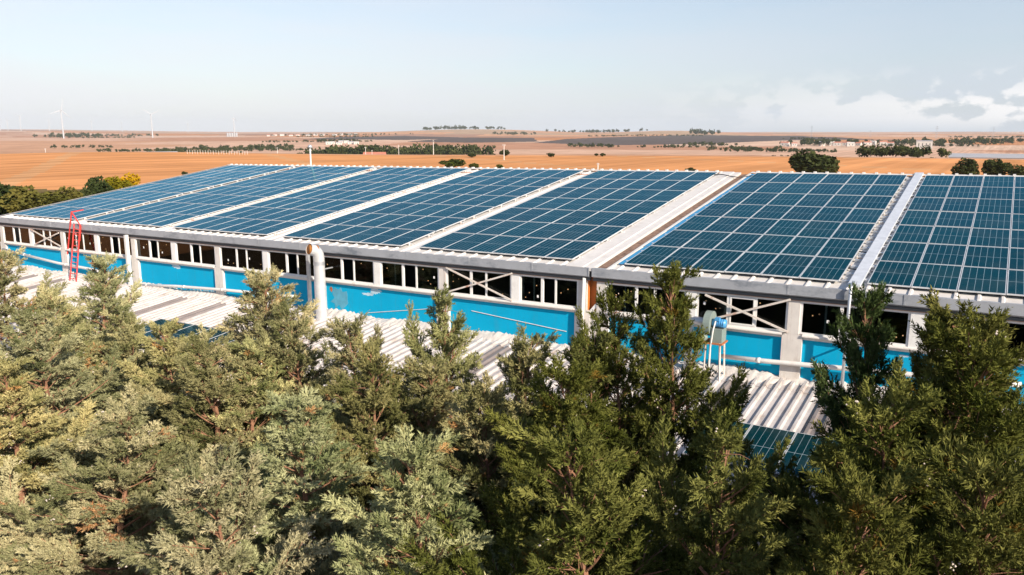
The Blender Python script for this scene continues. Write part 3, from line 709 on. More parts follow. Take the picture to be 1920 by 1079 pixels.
# downpipe at the tray end
dp = thing('downpipe', 'tall galvanised downpipe from cable tray end to lean-to roof', 'downpipe', (6.33, -.55, shed_z(-.55)+TX*6.3))
MB().tube([(6.38, -.20, .02), (6.38, -.42, .01), (6.37, -.54, -.10), (6.36, -.56, -1.2), (6.36, -.57, shed_z(-.57)-.02)], .040, 10).build('tube', M_GALV, dp, smooth=True)
MB().tube([(6.36, -.557, -1.06), (6.36, -.558, -1.15)], .048, 10).build('yellow_band', M_YELL, dp, smooth=True)
MB().box(6.34, 6.38, -.56, -.28, -1.62, -1.58).build('bracket', M_GALV, dp)

# big metal flue with a bend
fb = unshear(on_shed(606, 590)); fx, fy = -11.60, -.95
FL = thing('metal_flue', 'fat galvanised flue with bent top and rusty mouth', 'flue', (fx, fy, shed_z(fy)+TX*fx))
ang = [0, 22, 45, 60]
ctr = [(fx, fy, shed_z(fy)-.05), (fx, fy, -1.2), (fx, fy, -.52)]
dirx, diry = -.19, -.98
for a in (20, 40, 60, 75):
    q = R(a); rad = .32
    ctr.append((fx + dirx*rad*(1-math.cos(q)), fy + diry*rad*(1-math.cos(q)), -.52 + rad*math.sin(q)))
q = R(75); ctr.append((ctr[-1][0] + dirx*math.sin(q)*.16, ctr[-1][1] + diry*math.sin(q)*.16, ctr[-1][2] + math.cos(q)*.16))
M_FLUE = mat('flue_metal', (0.66, 0.66, 0.66), 0.38, metal=0.35, var=0.08, scale=4)
MB().tube(ctr, .20, 24, cap=False).build('tube', M_FLUE, FL, smooth=True)
e = Vector(ctr[-1]); d_ = (Vector(ctr[-1])-Vector(ctr[-2])).normalized()
MB().tube([e-d_*.30, e-d_*.02], .193, 24).build('rusty_lining', M_DUCTI, FL, smooth=True)
MB().tube([(fx, fy, -.80), (fx, fy, -.66)], .206, 24, cap=False).build('band', M_GALV, FL, smooth=True)
for zz in (-1.25, -1.9, -2.5): MB().tube([(fx, fy, zz-.012), (fx, fy, zz+.012)], .207, 24, cap=False).build('seam', M_FLUE, FL, smooth=True)
MB().box(fx-.03, fx+.03, fy+.19, -.29, -1.0, -.96).build('stay', M_GALV, FL)

# red ladder with tall hand hoops
LD = thing('roof_ladder', 'red steel ladder leaning from lean-to roof up to the eave', 'ladder', (-28.6, -.7, shed_z(-.7)+TX*-28.6))
fL, fR = on_shed(131, 529), on_shed(143, 530); fL, fR = unshear(fL), unshear(fR)
tL, tR = wp(139, 420, -.52), wp(150, 424, -.52)
MB().tube([fL, tL], .03, 6).build('stringer', M_RED, LD); MB().tube([fR, tR], .03, 6).build('stringer', M_RED, LD)
for k in range(10):
    f = (k+.6)/10.4; a = Vector(fL).lerp(Vector(tL), f); b = Vector(fR).lerp(Vector(tR), f); MB().tube([a, b], .018, 6).build('rung', M_RED, LD)
p0, p1, p2, p3 = unshear(on_shed(123, 513)), wp(134, 398, -.55), wp(156, 394, .2), wp(151, 424, -.5)
MB().tube([p0, p1], .035, 6).build('tall_rail', M_RED, LD)
MB().tube([p1, p2], .03, 6).build('hand_hoop', M_RED, LD)
MB().tube([p1, p3], .03, 6).build('hoop_brace', M_RED, LD)
MB().tube([p3, wp(149, 452, -.5)], .04, 6).build('side_plate', M_RED, LD)
MB().tube([p0, fL], .028, 6).build('foot_tie', M_RED, LD)
MB().tube([wp(137, 438, -.5), wp(152, 436, -.5)], .02, 6).build('cross_tie', M_RED, LD)

# crossed braces over three windows
def brace(ax, ay, bx, by, label, dz=0):
    a, b = wp(ax, ay, -.335), wp(bx, by, -.335 - dz)
    o = MB().bar(a, b, .03, .055).build('window_brace', M_RUSTW); tag(o, label, 'brace', 'flat steel braces over windows')
brace(57, 430, 113, 462, 'falling flat brace over the window left of red ladder'); brace(64, 459, 110, 437, 'rising flat brace over the window left of red ladder', .035)
brace(836, 502, 960, 564, 'falling flat brace over the window left of the joint'); brace(838, 548, 960, 513, 'rising flat brace over the window left of the joint', .035)
brace(1322, 553, 1477, 623, 'falling rusty flat brace over the window behind the blower'); brace(1318, 603, 1482, 562, 'rising flat brace over the window behind the blower', .035)

# blower on a stand, and the white duct beside it
bx, by, bz = 3.05, -.86, -1.42
BL = thing('blower', 'grey green centrifugal blower with blue motor on thin stand', 'blower', (bx, by, shed_z(by)+TX*bx))
m = MB(); prof = [(bx-.02 + .30*math.cos(a), bz + .30*math.sin(a)) for a in np.linspace(0, 2*math.pi, 25)[:-1]]
drum = MB(); n_ = 28
ring = [(math.cos(2*math.pi*k/n_)*.34, math.sin(2*math.pi*k/n_)*.34) for k in range(n_)]
vs = [(bx-.20, by+a, bz+.12+b) for a, b in ring] + [(bx-.02, by+a, bz+.12+b) for a, b in ring]
drum.add(vs, [(k, (k+1) % n_, n_+(k+1) % n_, n_+k) for k in range(n_)] + [tuple(range(n_))[::-1], tuple(range(n_, 2*n_))]); drum.build('fan_drum', M_GREYG, BL)
MB().box(bx-.015, bx+.30, by-.2, by+.2, bz-.36, bz+.02).build('housing', M_GREYG, BL)
MB().tube([(bx-.16, by-.22, bz-.22), (bx-.24, by-.42, bz-.24)], .11, 16, cap=False).build('outlet_pipe', M_GREYG, BL, smooth=True)
MB().tube([(bx-.165, by-.24, bz-.222), (bx-.22, by-.37, bz-.236)], .10, 16).build('outlet_mouth', M_DARKR, BL, smooth=True)
MB().tube([(bx+.0, by-.05, bz+.16), (bx+.36, by-.05, bz+.16)], .11, 16).build('motor', M_BLUEM, BL, smooth=True)
for k in range(5): MB().tube([(bx+.08+k*.055, by-.05, bz+.16), (bx+.095+k*.055, by-.05, bz+.16)], .122, 16).build('motor_fin', M_BLUEM, BL)
MB().box(bx+.08, bx+.2, by-.17, by-.03, bz+.24, bz+.32).build('terminal_box', M_BLUEM, BL)
MB().tube([(bx+.1, by-.14, bz+.24), (bx+.07, by-.24, bz+.0), (bx+.02, by-.25, bz-.5), (bx-.02, by-.25, shed_z(by)+.05)], .022, 6).build('cable', M_PIPE, BL, smooth=True)
for dx, dy in ((-.12, -.2), (.26, -.2), (-.12, .2), (.26, .2)): MB().bar((bx+dx, by+dy, bz-.36), (bx+dx*1.15, by+dy*1.1, shed_z(by+dy)+.0), .04).build('leg', M_RUSTW, BL)
MB().box(bx-.2, bx+.34, by-.26, by+.26, bz-.40, bz-.361).build('base_plate', M_RUST, BL)
VD = thing('spiral_duct', 'white ribbed vertical duct on the wall left of the blower', 'duct', (2.3, -.62, shed_z(-.62)+TX*2.3))
MB().tube([(2.3, -.62, shed_z(-.62)-.02), (2.3, -.62, -1.55), (2.33, -.62, -1.38), (2.46, -.64, -1.32), (2.85, -.75, -1.32)], .115, 14).build('tube', M_FLUE, VD, smooth=True)
for k in range(9): MB().tube([(2.3, -.62, -2.65+k*.12), (2.3, -.62, -2.63+k*.12)], .121, 14).build('rib', M_FLUE, VD, smooth=True)

# inside the right hall: yellow machines behind the glass, pale boards
def machine(x, y, z0, w, h, label):
    t = thing('workshop_machine', label, 'machine', (x, y, GZ+TX*x), 'yellow machines indoors')
    MB().prism_x([(y, z0), (y, z0+h), (y+.5, z0+h+.25), (y+1.2, z0+h+.25), (y+1.2, z0)][::-1], x, x+w).build('body', M_YELL, t)
    MB().box(x+.08, x+w-.08, y-.03, y-.005, z0+h*.35, z0+h*.8).build('front_plate', M_YELL, t)
    MB().box(x+.1, x+.3, y+.2, y+1.0, -6.44, z0-.001).build('leg', M_GREYG, t); MB().box(x+w-.3, x+w-.1, y+.2, y+1.0, -6.44, z0-.001).build('leg', M_GREYG, t)
machine(7.0, .35, -2.4, .9, 1.0, 'yellow machine behind the window left of the right trees')
machine(8.25, .40, -2.5, .5, .95, 'narrow yellow machine behind the window among right trees')
machine(9.2, .40, -2.5, .5, .9, 'yellow machine behind the far right window')

# lightning rods on the ridge
for px, h_, lab in ((1121, .42, 'thin white rod with cross arm on the ridge above the fifth array'), (583, 1.2, 'white mast with dome camera on the far ridge')):
    d = ray(px, 318 if px > 1000 else 312); s = (RIDGE_Y+.3-CAM[1])/d[1]; p = CAM + d*s
    z0 = roof_z(RIDGE_Y)-.02 + TX*p[0]
    t = thing('ridge_mast', lab, 'mast', (p[0], RIDGE_Y+.3, z0))
    MB().tube([(p[0], RIDGE_Y+.3, z0), (p[0], RIDGE_Y+.3, z0+h_)], .022 if h_ < 1 else .05, 6).build('pole', M_PIPE, t, sheared=False)
    MB().box(p[0]-.09, p[0]+.09, RIDGE_Y+.28, RIDGE_Y+.32, z0+h_*.86, z0+h_*.9).build('cross_arm', M_PIPE, t, sheared=False)
    if h_ > 1:
        MB().tube([(p[0], RIDGE_Y+.3, z0+h_), (p[0], RIDGE_Y+.3, z0+h_+.12), (p[0], RIDGE_Y+.3, z0+h_+.2)], [.14, .13, .05], 10).build('camera_dome', M_GALV, t, sheared=False, smooth=True)

# ------------------------------------------------------------------ cypress trees in front
def np_mesh(name, V, F, tint=None):
    me = bpy.data.meshes.new(name); n = F.shape[1]
    me.vertices.add(len(V)); me.vertices.foreach_set('co', V.astype(np.float32).ravel())
    me.loops.add(F.size); me.loops.foreach_set('vertex_index', F.astype(np.int32).ravel())
    me.polygons.add(len(F)); me.polygons.foreach_set('loop_start', np.arange(0, F.size, n, dtype=np.int32))
    me.update(calc_edges=True)
    if tint is not None:
        a = me.attributes.new('tint', 'FLOAT', 'FACE'); a.data.foreach_set('value', tint.astype(np.float32))
    return me
def twig_template(rs, n=17):
    """one feathery sprig of unit length along +x, made of slim scale-leaf shoots (one triangle each)"""
    s = np.sort(rs.uniform(.0, 1, n)); side = rs.uniform(0, 2*np.pi, n)
    ln = (.24 + .22*(1-s)**.8)*rs.uniform(.7, 1.25, n)
    d = np.stack([rs.uniform(.7, 1.2, n), np.cos(side)*.75, np.sin(side)*.75], 1); d /= np.linalg.norm(d, axis=1)[:, None]
    base = np.stack([s*.85, .03*np.sin(s*7), .05*np.sin(s*3)], 1)
    perp = np.cross(d, rs.normal(size=(n, 3))); perp /= np.linalg.norm(perp, axis=1)[:, None]
    wd = (.052*rs.uniform(.8, 1.3, n))[:, None]
    return np.stack([base - perp*wd, base + perp*wd, base + d*ln[:, None]], 1)
def unit(v): return v/math.sqrt(v[0]*v[0]+v[1]*v[1]+v[2]*v[2])
def cypress(seed, H=7.5, Rad=2.4, nb=44, wind=(0, 0), wild=1.0):
    """trunk, long rising branches, dense plumes forking off them, tufts along each plume, sprigs in each tuft"""
    rs = np.random.RandomState(seed)
    T = [twig_template(rs) for _ in range(6)]
    P, D, Ls, tn = [], [], [], []
    br = MB()
    lean = np.array([rs.uniform(-.35, .35), rs.uniform(-.35, .35)])
    def axis(z): f = z/H; return np.array([lean[0]*f + .09*math.sin(z*1.3+seed), lean[1]*f + .09*math.cos(z*1.1+seed), z])
    br.tube([axis(z) for z in np.linspace(0, H*.97, 14)], [max(.012, .16*(1-k/13.5)**1.1) for k in range(14)], 7)
    UPV = np.array([0, 0, .06])
    def tuft(p, d, L, tint, brown):
        n = max(2, int(L/.048)); p = p.copy()
        R_ = rs.normal(size=(n, 3)); sp = rs.uniform(.2, .8, n); ll = rs.uniform(.8, 1.3, n); tt = rs.uniform(-.13, .13, n); rb = rs.rand(n)
        for k in range(n):
            f = k/n; p = p + d*(L/n)
            w = unit(d + unit(np.cross(d, R_[k]))*sp[k]*(1-.4*f) + UPV)
            P.append(p); D.append(w); Ls.append((.135 + .07*(1-f))*ll[k]); tn.append(.97 if brown or rb[k] < .002 else min(.86, max(0., tint + tt[k])))
    def plume(p0, d0, L, tint, dead, s0=.0):
        """a pointed feather: tufts all round a curving axis, longest near its base"""
        n = max(4, int(L/.085)); p = np.array(p0, float); cur = rs.uniform(-.45, .65); sw = rs.normal(size=3)*.22; pts = [p.copy()]
        for k in range(n):
            f = k/n; d = unit(d0 + sw*f + np.array([wind[0]*.35*f, wind[1]*.35*f, cur*f])); p = p + d*(L/n); pts.append(p.copy())
            if f < s0: continue
            u = unit(np.cross(d, (.01, .02, 1))); v = np.cross(u, d)
            for q in range(2):
                th = k*2.4 + q*3.1 + rs.uniform(-.6, .6); side = u*math.cos(th) + v*math.sin(th)*.55
                td = unit(d*rs.uniform(.9, 1.3) + side*rs.uniform(.5, .85))
                tuft(p, td, (.05 + .27*min(1, (1-f)*1.25)*min(1, .55+2*f)*min(1, L/.7))*rs.uniform(.6, 1.25), tint + rs.uniform(-.08, .08), dead and f < .7 and rs.rand() < .7)
        tuft(p, d, .16, tint, False)
        br.tube([Vector(q) for q in pts[::max(1, n//3)]], [max(.004, .014*(1-.8*k/3)) for k in range(len(pts[::max(1, n//3)]))], 3, cap=False)
    top = int(nb*.22)
    for i in range(nb + top):
        f = .08 + .90*((i+rs.uniform(0, 1))/nb)**.95 if i < nb else .62 + .37*(i-nb+rs.rand())/top
        z = f*H*.98; a = i*2.39996 + rs.uniform(-.7, .7)
        prof = (min(1.0, (1-f)*1.5))**.85 * (.7+.3*min(1, f/.25))
        L = max(.40, Rad*prof*(rs.uniform(.5, .95) + .45*wild*(rs.rand() < .30)))
        if i >= nb: L = max(.28, L*.55)
        el = R(rs.uniform(-8, 24) + 48*f*f); tip = R(rs.uniform(-22, 48))
        o = np.array([math.cos(a) + wind[0], math.sin(a) + wind[1]]); o /= np.hypot(*o)
        n = max(5, int(L/.12)); p = axis(z).copy(); pts = [p.copy()]; dirs = []
        for k in range(n):
            e = el + tip*(k/n); o2 = o + np.array(wind)*.5*k/n; o2 /= np.hypot(*o2); dd = np.array([o2[0]*math.cos(e), o2[1]*math.cos(e), math.sin(e)])
            p = p + dd*L/n; pts.append(p.copy()); dirs.append(dd)
        q_ = pts[::max(1, n//6)]
        br.tube([Vector(q) for q in q_], [max(.007, .036*L/Rad*(1-.85*k/max(1, len(q_)-1))) for k in range(len(q_))], 5, cap=False)
        tint = rs.uniform(.02, .78); dead = rs.rand() < .045
        nf = max(1, int(round(L/.40)))
        for k in range(nf):
            s = .22 + .62*(k+rs.rand())/nf; q = s*n; j = min(int(q), n-1); pp = pts[j]; dd = dirs[j]
            u = unit(np.cross(dd, (0, 0, 1))); sg = 1 if (k+i) % 2 else -1
            d0 = unit(dd*rs.uniform(.7, 1.0) + u*sg*rs.uniform(.30, .85) + np.array([0, 0, rs.uniform(-.25, .45)]))
            plume(pp, d0, min(1.5, max(.4, L*rs.uniform(.40, .72)))*(1.15-.40*s), tint + rs.uniform(-.15, .15), dead, .12)
        plume(pts[max(0, n//3)], dirs[n//2], L*.62, tint, False, .1)
        if rs.rand() < .35:                                              # a bare dead twig
            j = n//2; u = unit(rs.normal(size=3) + np.array([0, 0, .3])); e_ = pts[j] + u*.35
            br.tube([Vector(pts[j]), Vector(pts[j]+u*.2+rs.normal(size=3)*.02), Vector(e_)], [.008, .006, .003], 3, cap=False)
    plume(axis(H*.80), np.array([lean[0]*.1, lean[1]*.1, 1.]), H*.17, .4, False)
    P = np.array(P); D = np.array(D); Ls = np.array(Ls); tn = np.array(tn); M = len(P)
    rr = rs.normal(size=(M, 3)); U = np.cross(D, rr); U /= np.linalg.norm(U, axis=1)[:, None]; Wv = np.cross(D, U)
    V, Ti = [], []
    idx = rs.randint(0, 6, M)
    for t in range(6):
        k = np.where(idx == t)[0]; tp = T[t].reshape(-1, 3)
        B = np.stack([D[k], U[k], Wv[k]], 1)*Ls[k][:, None, None]
        V.append((np.einsum('pj,mjk->mpk', tp, B) + P[k][:, None, :]).reshape(-1, 3)); Ti.append(np.repeat(tn[k], len(T[t])))
    V = np.concatenate(V); Ti = np.concatenate(Ti); F = np.arange(len(V)).reshape(-1, 3)
    print('cypress', seed, 'sprigs', M, 'tris', len(F))
    crown = np_mesh('crown', V, F, np.clip(Ti + rs.uniform(-.04, .03, len(Ti)), 0, 1)); crown.materials.append(M_CYP)
    trunk = bpy.data.meshes.new('trunk'); trunk.from_pydata([tuple(v) for v in br.v], [], br.f); trunk.materials.append(M_BARK)
    cm = MB()                                                           # pale round cones among the sprigs
    for k in rs.choice(M, 75, replace=False):
        c = P[k] + D[k]*Ls[k]*.6
        for _ in range(rs.randint(2, 7)):
            q = c + rs.normal(size=3)*.04; s = .015*rs.uniform(.8, 1.4)
            cm.add([q+(s,0,0), q+(-s,0,0), q+(0,s,0), q+(0,-s,0), q+(0,0,s), q+(0,0,-s)], [(0,2,4),(2,1,4),(1,3,4),(3,0,4),(2,0,5),(1,2,5),(3,1,5),(0,3,5)])
    cones = bpy.data.meshes.new('cones'); cones.from_pydata([tuple(v) for v in cm.v], [], cm.f); cones.materials.append(M_CONE)
    return crown, trunk, cones
M_CONE = mat('pale_cones', (0.55, 0.47, 0.42), 0.8, var=0.2, scale=20)
VARS = [cypress(11, 7.5, 2.5, 60), cypress(23, 7.5, 2.4, 54, (.25, .1), 1.4), cypress(37, 7.5, 2.7, 62, (.1, -.1)), cypress(41, 7.5, 2.3, 52, (.35, .15), 1.7)]
def put_tree(x, y, top, var, rz, colour, label, wide=1.0):
    hgt = top - GZ; k = hgt/7.5
    t = thing('cypress_tree', label, 'tree', (x, y, GZ), 'cypress trees in front of the lean-to')
    j = random.Random(int(abs(x*131+y*71)*10)); t.rotation_euler = (j.uniform(-.035, .035), j.uniform(-.035, .035), rz); t.scale = (k*wide*j.uniform(.92, 1.12), k*wide*j.uniform(.92, 1.12), k)
    h_ = j.uniform(.82, 1.12); colour = (colour[0]*h_*j.uniform(.93, 1.05), colour[1]*h_, colour[2]*h_*j.uniform(.85, 1.12), 1)
    for me, nm in zip(VARS[var % 4], ('crown', 'trunk', 'cones')):
        o = link(nm, me, None, t, 'stuff' if nm == 'cones' else None); o.color = colour
SAGE = (2.05, 1.95, 2.0, 1); MIDG = (1.55, 1.50, 1.35, 1); DEEP = (0.80, 0.84, 0.44, 1); SILV = (2.1, 2.1, 2.35, 1)
def tree_px(px, py, Y, var, rz, colour, label, wide=1.0):
    p = on_y(px, py, Y); put_tree(p[0], Y, p[2], var, rz, colour, label, wide)
TREES = [
 # px, py of the top, distance row, variant, turn, colour, width, what sets it apart
 (12, 474, -8.6, 1, .3, SAGE, 1.1, 'sage cypress at left edge in front of the leftmost windows'),
 (185, 487, -8.4, 4, 1.1, SAGE, 1.0, 'pale pointed cypress rising beside the white post'),
 (95, 560, -10.6, 2, 2.0, SAGE, 1.1, 'pale cypress low at left below the red ladder'),
 (300, 610, -10.2, 0, 4.0, SAGE, 1.1, 'sage cypress below the grey skylight strips'),
 (505, 512, -8.6, 0, .7, SAGE, 1.05, 'bushy sage cypress standing left of the metal flue'),
 (395, 640, -11.2, 3, 2.6, MIDG, 1.15, 'drooping sage cypress between skylight strips and camera'),
 (20, 680, -13.6, 0, 5.1, SAGE, 1.2, 'pale windswept cypress filling the lower left corner edge'),
 (200, 760, -14.0, 2, .2, SAGE, 1.2, 'broad sage cypress at bottom left'),
 (640, 600, -9.4, 1, 3.5, MIDG, 1.0, 'olive cypress with slanting plume right of the flue'),
 (560, 760, -13.2, 4, 2.2, SILV, 1.15, 'silvery cypress at lower centre left'),
 (380, 850, -15.2, 1, 4.4, SAGE, 1.2, 'sage cypress at bottom edge under the silvery one'),
 (715, 665, -11.0, 2, 1.7, MIDG, 1.05, 'greyish cypress in front of the ribbed roof patch'),
 (862, 560, -8.8, 3, .9, MIDG, .9, 'slender cypress before the braced window left of joint'),
 (985, 640, -9.6, 1, 5.4, MIDG, .9, 'cypress with two slanting plumes before blue panel'),
 (770, 840, -14.4, 0, 3.0, SILV, 1.1, 'silver green cypress at bottom centre left'),
 (1040, 690, -11.6, 4, 2.9, DEEP, 1.05, 'olive cypress with long plume at lower centre'),
 (1192, 566, -9.0, 3, 1.5, DEEP, .68, 'dark cypress with thin top at the hall joint'),
 (1284, 510, -8.8, 4, 4.1, DEEP, .72, 'tall dark green cypress covering the pillar left of blower'),
 (1130, 800, -13.6, 1, 2.3, DEEP, 1.0, 'dark cypress with bare reddish trunk at bottom centre'),
 (1400, 830, -13.2, 3, .4, DEEP, 1.0, 'dark cypress with slanting lit plume at lower right'),
 (1642, 560, -9.4, 0, 3.3, (0.42, 0.60, 0.42, 1), .62, 'narrow very dark cypress in front of the tall downpipe'),
 (1655, 740, -11.8, 2, 5.7, DEEP, .95, 'dark cypress below the right windows'),
 (1850, 590, -9.8, 1, 1.2, DEEP, 1.05, 'olive cypress covering the right windows'),
 (1915, 650, -10.8, 2, 2.7, DEEP, 1.0, 'olive cypress cut by the right edge'),
 (1738, 610, -9.2, 3, 3.0, DEEP, .55, 'thin olive cypress between the dark narrow one and right edge'),
 (245, 588, -9.2, 1, 2.4, SAGE, 1.15, 'sage cypress beside the white post, lower than its neighbour'),
 (90, 590, -12.4, 3, 1.9, SAGE, 1.25, 'windswept sage cypress below the left end of the lean-to'),
 (352, 632, -9.4, 2, .6, SAGE, 1.05, 'sage cypress in front of the left lean-to panels'),
 (575, 575, -8.9, 3, 2.0, MIDG, 1.0, 'cypress hiding the foot of the metal flue'),
 (455, 652, -10.6, 0, 1.4, SAGE, 1.2, 'broad sage cypress between skylight strips and flue'),
 (800, 690, -10.4, 0, 5.6, MIDG, 1.1, 'grey green cypress left of the slender one'),
 (930, 728, -11.0, 2, 3.7, MIDG, 1.1, 'grey green cypress under the ribbed roof patch'),
 (1105, 628, -9.6, 1, 4.6, DEEP, .9, 'olive cypress standing left of the hall joint'),
 (1560, 920, -14.2, 4, .9, DEEP, .9, 'low dark cypress at bottom right'),
 (1830, 860, -13.0, 0, 4.8, DEEP, .95, 'dark cypress in the lower right corner'),
]
for k_, (x_, y_, t_) in enumerate(((13.2, -8.8, 1.9), (12.6, -11.6, 1.5), (15.4, -10.0, 2.4), (14.6, -13.0, 1.8), (17.6, -12.0, 2.2), (15.2, -15.4, 1.2))):   # the row goes on past the right edge
    put_tree(x_, y_, t_, k_, k_*1.3, DEEP, '%s cypress of the row beyond the right edge' % ORD[k_])
for px, py, Y, var, rz, colr, wide, lab in TREES: tree_px(px, py, Y, var, rz, colr, lab, wide)

# ------------------------------------------------------------------ trees, hedges and woods on the land behind
def leaf_cloud(rs, n, rx, ry, rz, size, lobes=9):
    c = rs.normal(size=(lobes, 3)); c /= np.linalg.norm(c, axis=1)[:, None]; c *= rs.uniform(.25, .68, (lobes, 1)); c[:, 2] = c[:, 2]*.8
    k = rs.randint(0, lobes, n); d = rs.normal(size=(n, 3)); d /= np.linalg.norm(d, axis=1)[:, None]
    p = c[k] + d*(rs.uniform(.25, .5, lobes)[k]*rs.uniform(.75, 1.02, n))[:, None]
    p *= np.array([rx, ry, rz])
    u = rs.normal(size=(n, 3)); u /= np.linalg.norm(u, axis=1)[:, None]; v = np.cross(u, rs.normal(size=(n, 3))); v /= np.linalg.norm(v, axis=1)[:, None]
    s = size*rs.uniform(.6, 1.3, (n, 1))
    V = np.stack([p-u*s-v*s*.6, p+u*s-v*s*.6, p+u*s*.3+v*s, p-u*s*.4+v*s*.9], 1).reshape(-1, 3)
    t = np.clip(.5*rs.rand(lobes)[k] + .36*rs.rand(n), 0, 1)
    return V, t
def far_variant(seed, n=3600, shape=(1, 1, 1)):
    rs = np.random.RandomState(seed); V, t = leaf_cloud(rs, n, *shape, .075, 14)
    V[:, 2] += 1.0*shape[2]*.98
    crown = np_mesh('crown', V, np.arange(len(V)).reshape(-1, 4), t); crown.materials.append(M_FAR)
    tm = MB().tube([(0, 0, -.05), (.02, 0, .5), (.0, .03, 1.0)], [.09, .07, .03], 6)
    for a in (0, 2.1, 4.2): tm.tube([(0, 0, .45), (.35*math.cos(a), .35*math.sin(a), .95)], [.045, .015], 5)
    tr = bpy.data.meshes.new('trunk'); tr.from_pydata(tm.v, [], tm.f); tr.materials.append(M_BARK); return crown, tr
FV = [far_variant(3), far_variant(5, 2200), far_variant(8, 2600), far_variant(13, 1800)]
def far_tree(px, base_py, wpx, hpx, label, var, colour=(1, 1, 1, 1), name='field_tree', group='trees in the fields', dist=None, cat='tree'):
    p = at_dist(px, dist) if dist else on_ground(px, base_py)
    d = (Vector(CAM) - p).length; k = d/FPX
    t = thing(name, label, cat, p, group); t.rotation_euler = (0, 0, rnd.uniform(0, 6.28)); t.scale = (wpx*k/2, wpx*k/2, hpx*k/2)
    for me, nm in zip(FV[var], ('crown', 'trunk')):
        o = link(nm, me, None, t); o.color = colour
OLIVE = (1, 1, 1, 1); YEL = (7.0, 3.6, .35, 1); DRY = (2.2, 1.7, 1.2, 1); DK = (.75, .85, .8, 1)
far_tree(1524, 338, 104, 60, 'large round dark tree behind the ridge of the sixth array', 0, OLIVE)
far_tree(1809, 342, 46, 42, 'round dark tree behind the far right array, left one', 1, OLIVE)
far_tree(1865, 342, 48, 42, 'round dark tree behind the far right array, middle one', 2, OLIVE)
far_tree(1908, 345, 46, 30, 'low dark tree behind ridge at right edge', 3, OLIVE)
far_tree(946, 294, 24, 14, 'small round dark bush tree alone in the orange field', 1, OLIVE)
far_tree(849, 318, 52, 22, 'dark bush clump just behind the ridge above the fourth array', 2, (1.2, 1.3, .8, 1))
far_tree(888, 318, 24, 14, 'small bush right of the clump behind the fourth array ridge', 0, (1.5, 1.4, .8, 1))
far_tree(937, 320, 20, 12, 'small bush behind ridge left of the white mast', 3, (1.2, 1.3, .8, 1))
far_tree(1295, 325, 22, 11, 'small dark bush behind the fifth array ridge', 1, OLIVE)
far_tree(347, 331, 14, 10, 'tiny dark bush at the verge of the left roof', 0, OLIVE)
far_tree(885, 296, 20, 8, 'flat dark bush left of the round field tree', 2, OLIVE, name='field_bush', cat='bush')
far_tree(1033, 295, 22, 8, 'flat dark bush right of the round field tree', 3, OLIVE, name='field_bush', cat='bush')
far_tree(1118, 293, 10, 6, 'left of two small bushes in the middle of the plain', 0, OLIVE, name='field_bush', cat='bush')
far_tree(1130, 294, 13, 7, 'right of two small bushes in the middle of the plain', 1, OLIVE, name='field_bush', cat='bush')
# hedge at the left behind the hall
LH = [(8, 400, 80, 56, 0, DK, 'dark tall bush at the left edge beside the hall'), (50, 400, 70, 44, 1, DRY, 'brownish bush right of the dark one at left edge'), (95, 396, 80, 36, 2, (1.7, 1.4, .9, 1), 'dry brown hedge bush behind the left gable'),
      (135, 388, 60, 34, 3, DRY, 'dry bush in the middle of the left hedge'), (156, 378, 38, 28, 0, OLIVE, 'low dark bush left of the round hedge tree'), (186, 371, 44, 38, 1, DK, 'round dark hedge tree left of the yellow tree'),
      (222, 365, 40, 36, 2, (3.2, 2.3, .5, 1), 'green and yellow tree in the left hedge'), (246, 361, 42, 34, 3, YEL, 'bright yellow autumn tree behind the left roof'), (30, 372, 40, 26, 2, DK, 'dark bush standing behind the left edge bush'),
      (70, 374, 50, 22, 0, (1.5, 1.3, .8, 1), 'low olive bush at the foot of the orange field')]
for px, py, wp_, hp_, v, c, lab in LH: far_tree(px, py+14, wp_*1.15, hp_*1.35, lab, v, c, name='hedge_tree', group='hedge left of the hall')
# woods that read as one mass
def wood(px0, px1, base_py, hpx, label, n, dist=None, dpy=0, colour=(1, 1, 1, 1), thick=18):
    rs = np.random.RandomState(int(px0*7+base_py)); Vs, ts = [], []
    p = at_dist((px0+px1)/2, dist) if dist else on_ground((px0+px1)/2, base_py)
    n = int(n*1.8)
    for i in range(n):
        f = (i+rs.uniform(0, 1))/n; px = px0+(px1-px0)*f
        g = (at_dist(px, dist) if dist else on_ground(px, base_py+dpy*f))
        g = Vector((g.x + rs.uniform(-1, 1)*thick*.5, g.y + rs.uniform(0, 1)*thick, 0)); g.z = float(height(g.x, g.y))
        k = (Vector(CAM)-g).length/FPX; h = 1.35*hpx*k*rs.uniform(.6, 1.12); r = max(h*.42, (px1-px0)/n*k*.62)
        r *= 1.35; V, t = leaf_cloud(rs, 130, r, r, h*.52, .14, 6); sc = V.reshape(-1, 4, 3); cen = sc.mean(1, keepdims=True)
        sc = cen + (sc-cen)*h*.55
        Vs.append(sc.reshape(-1, 3) + np.array([g.x, g.y, g.z + h*.5])); ts.append(np.clip(t + rs.uniform(-.15, .15), 0, .9))
    V = np.concatenate(Vs) - np.array(p); me = np_mesh('woodland', V, np.arange(len(V)).reshape(-1, 4), np.concatenate(ts)); me.materials.append(M_FAR)
    o = link('woodland', me, None, None, 'stuff'); o.location = p; o.color = colour; tag(o, label, 'wood', 'woods on the plain')
wood(560, 700, 292, 16, 'grove of small trees left of the red houses', 20, dist=900)
wood(590, 865, 293, 22, 'long grove in the valley beyond the orange field', 56, dist=840, thick=60)
wood(795, 857, 294, 10, 'short dark tree row left of the road', 16, dist=720)
wood(345, 442, 290, 14, 'dark tree row behind the fenced plot at left', 26, dist=700)
wood(272, 372, 276, 8, 'pale grey olive rows at left', 26, dist=1250, thick=80)
wood(372, 446, 273, 9, 'grey green orchard block at left', 22, dist=1400, thick=120)
wood(48, 140, 278, 6, 'dark hedgerow behind the left field', 30, dist=1150)
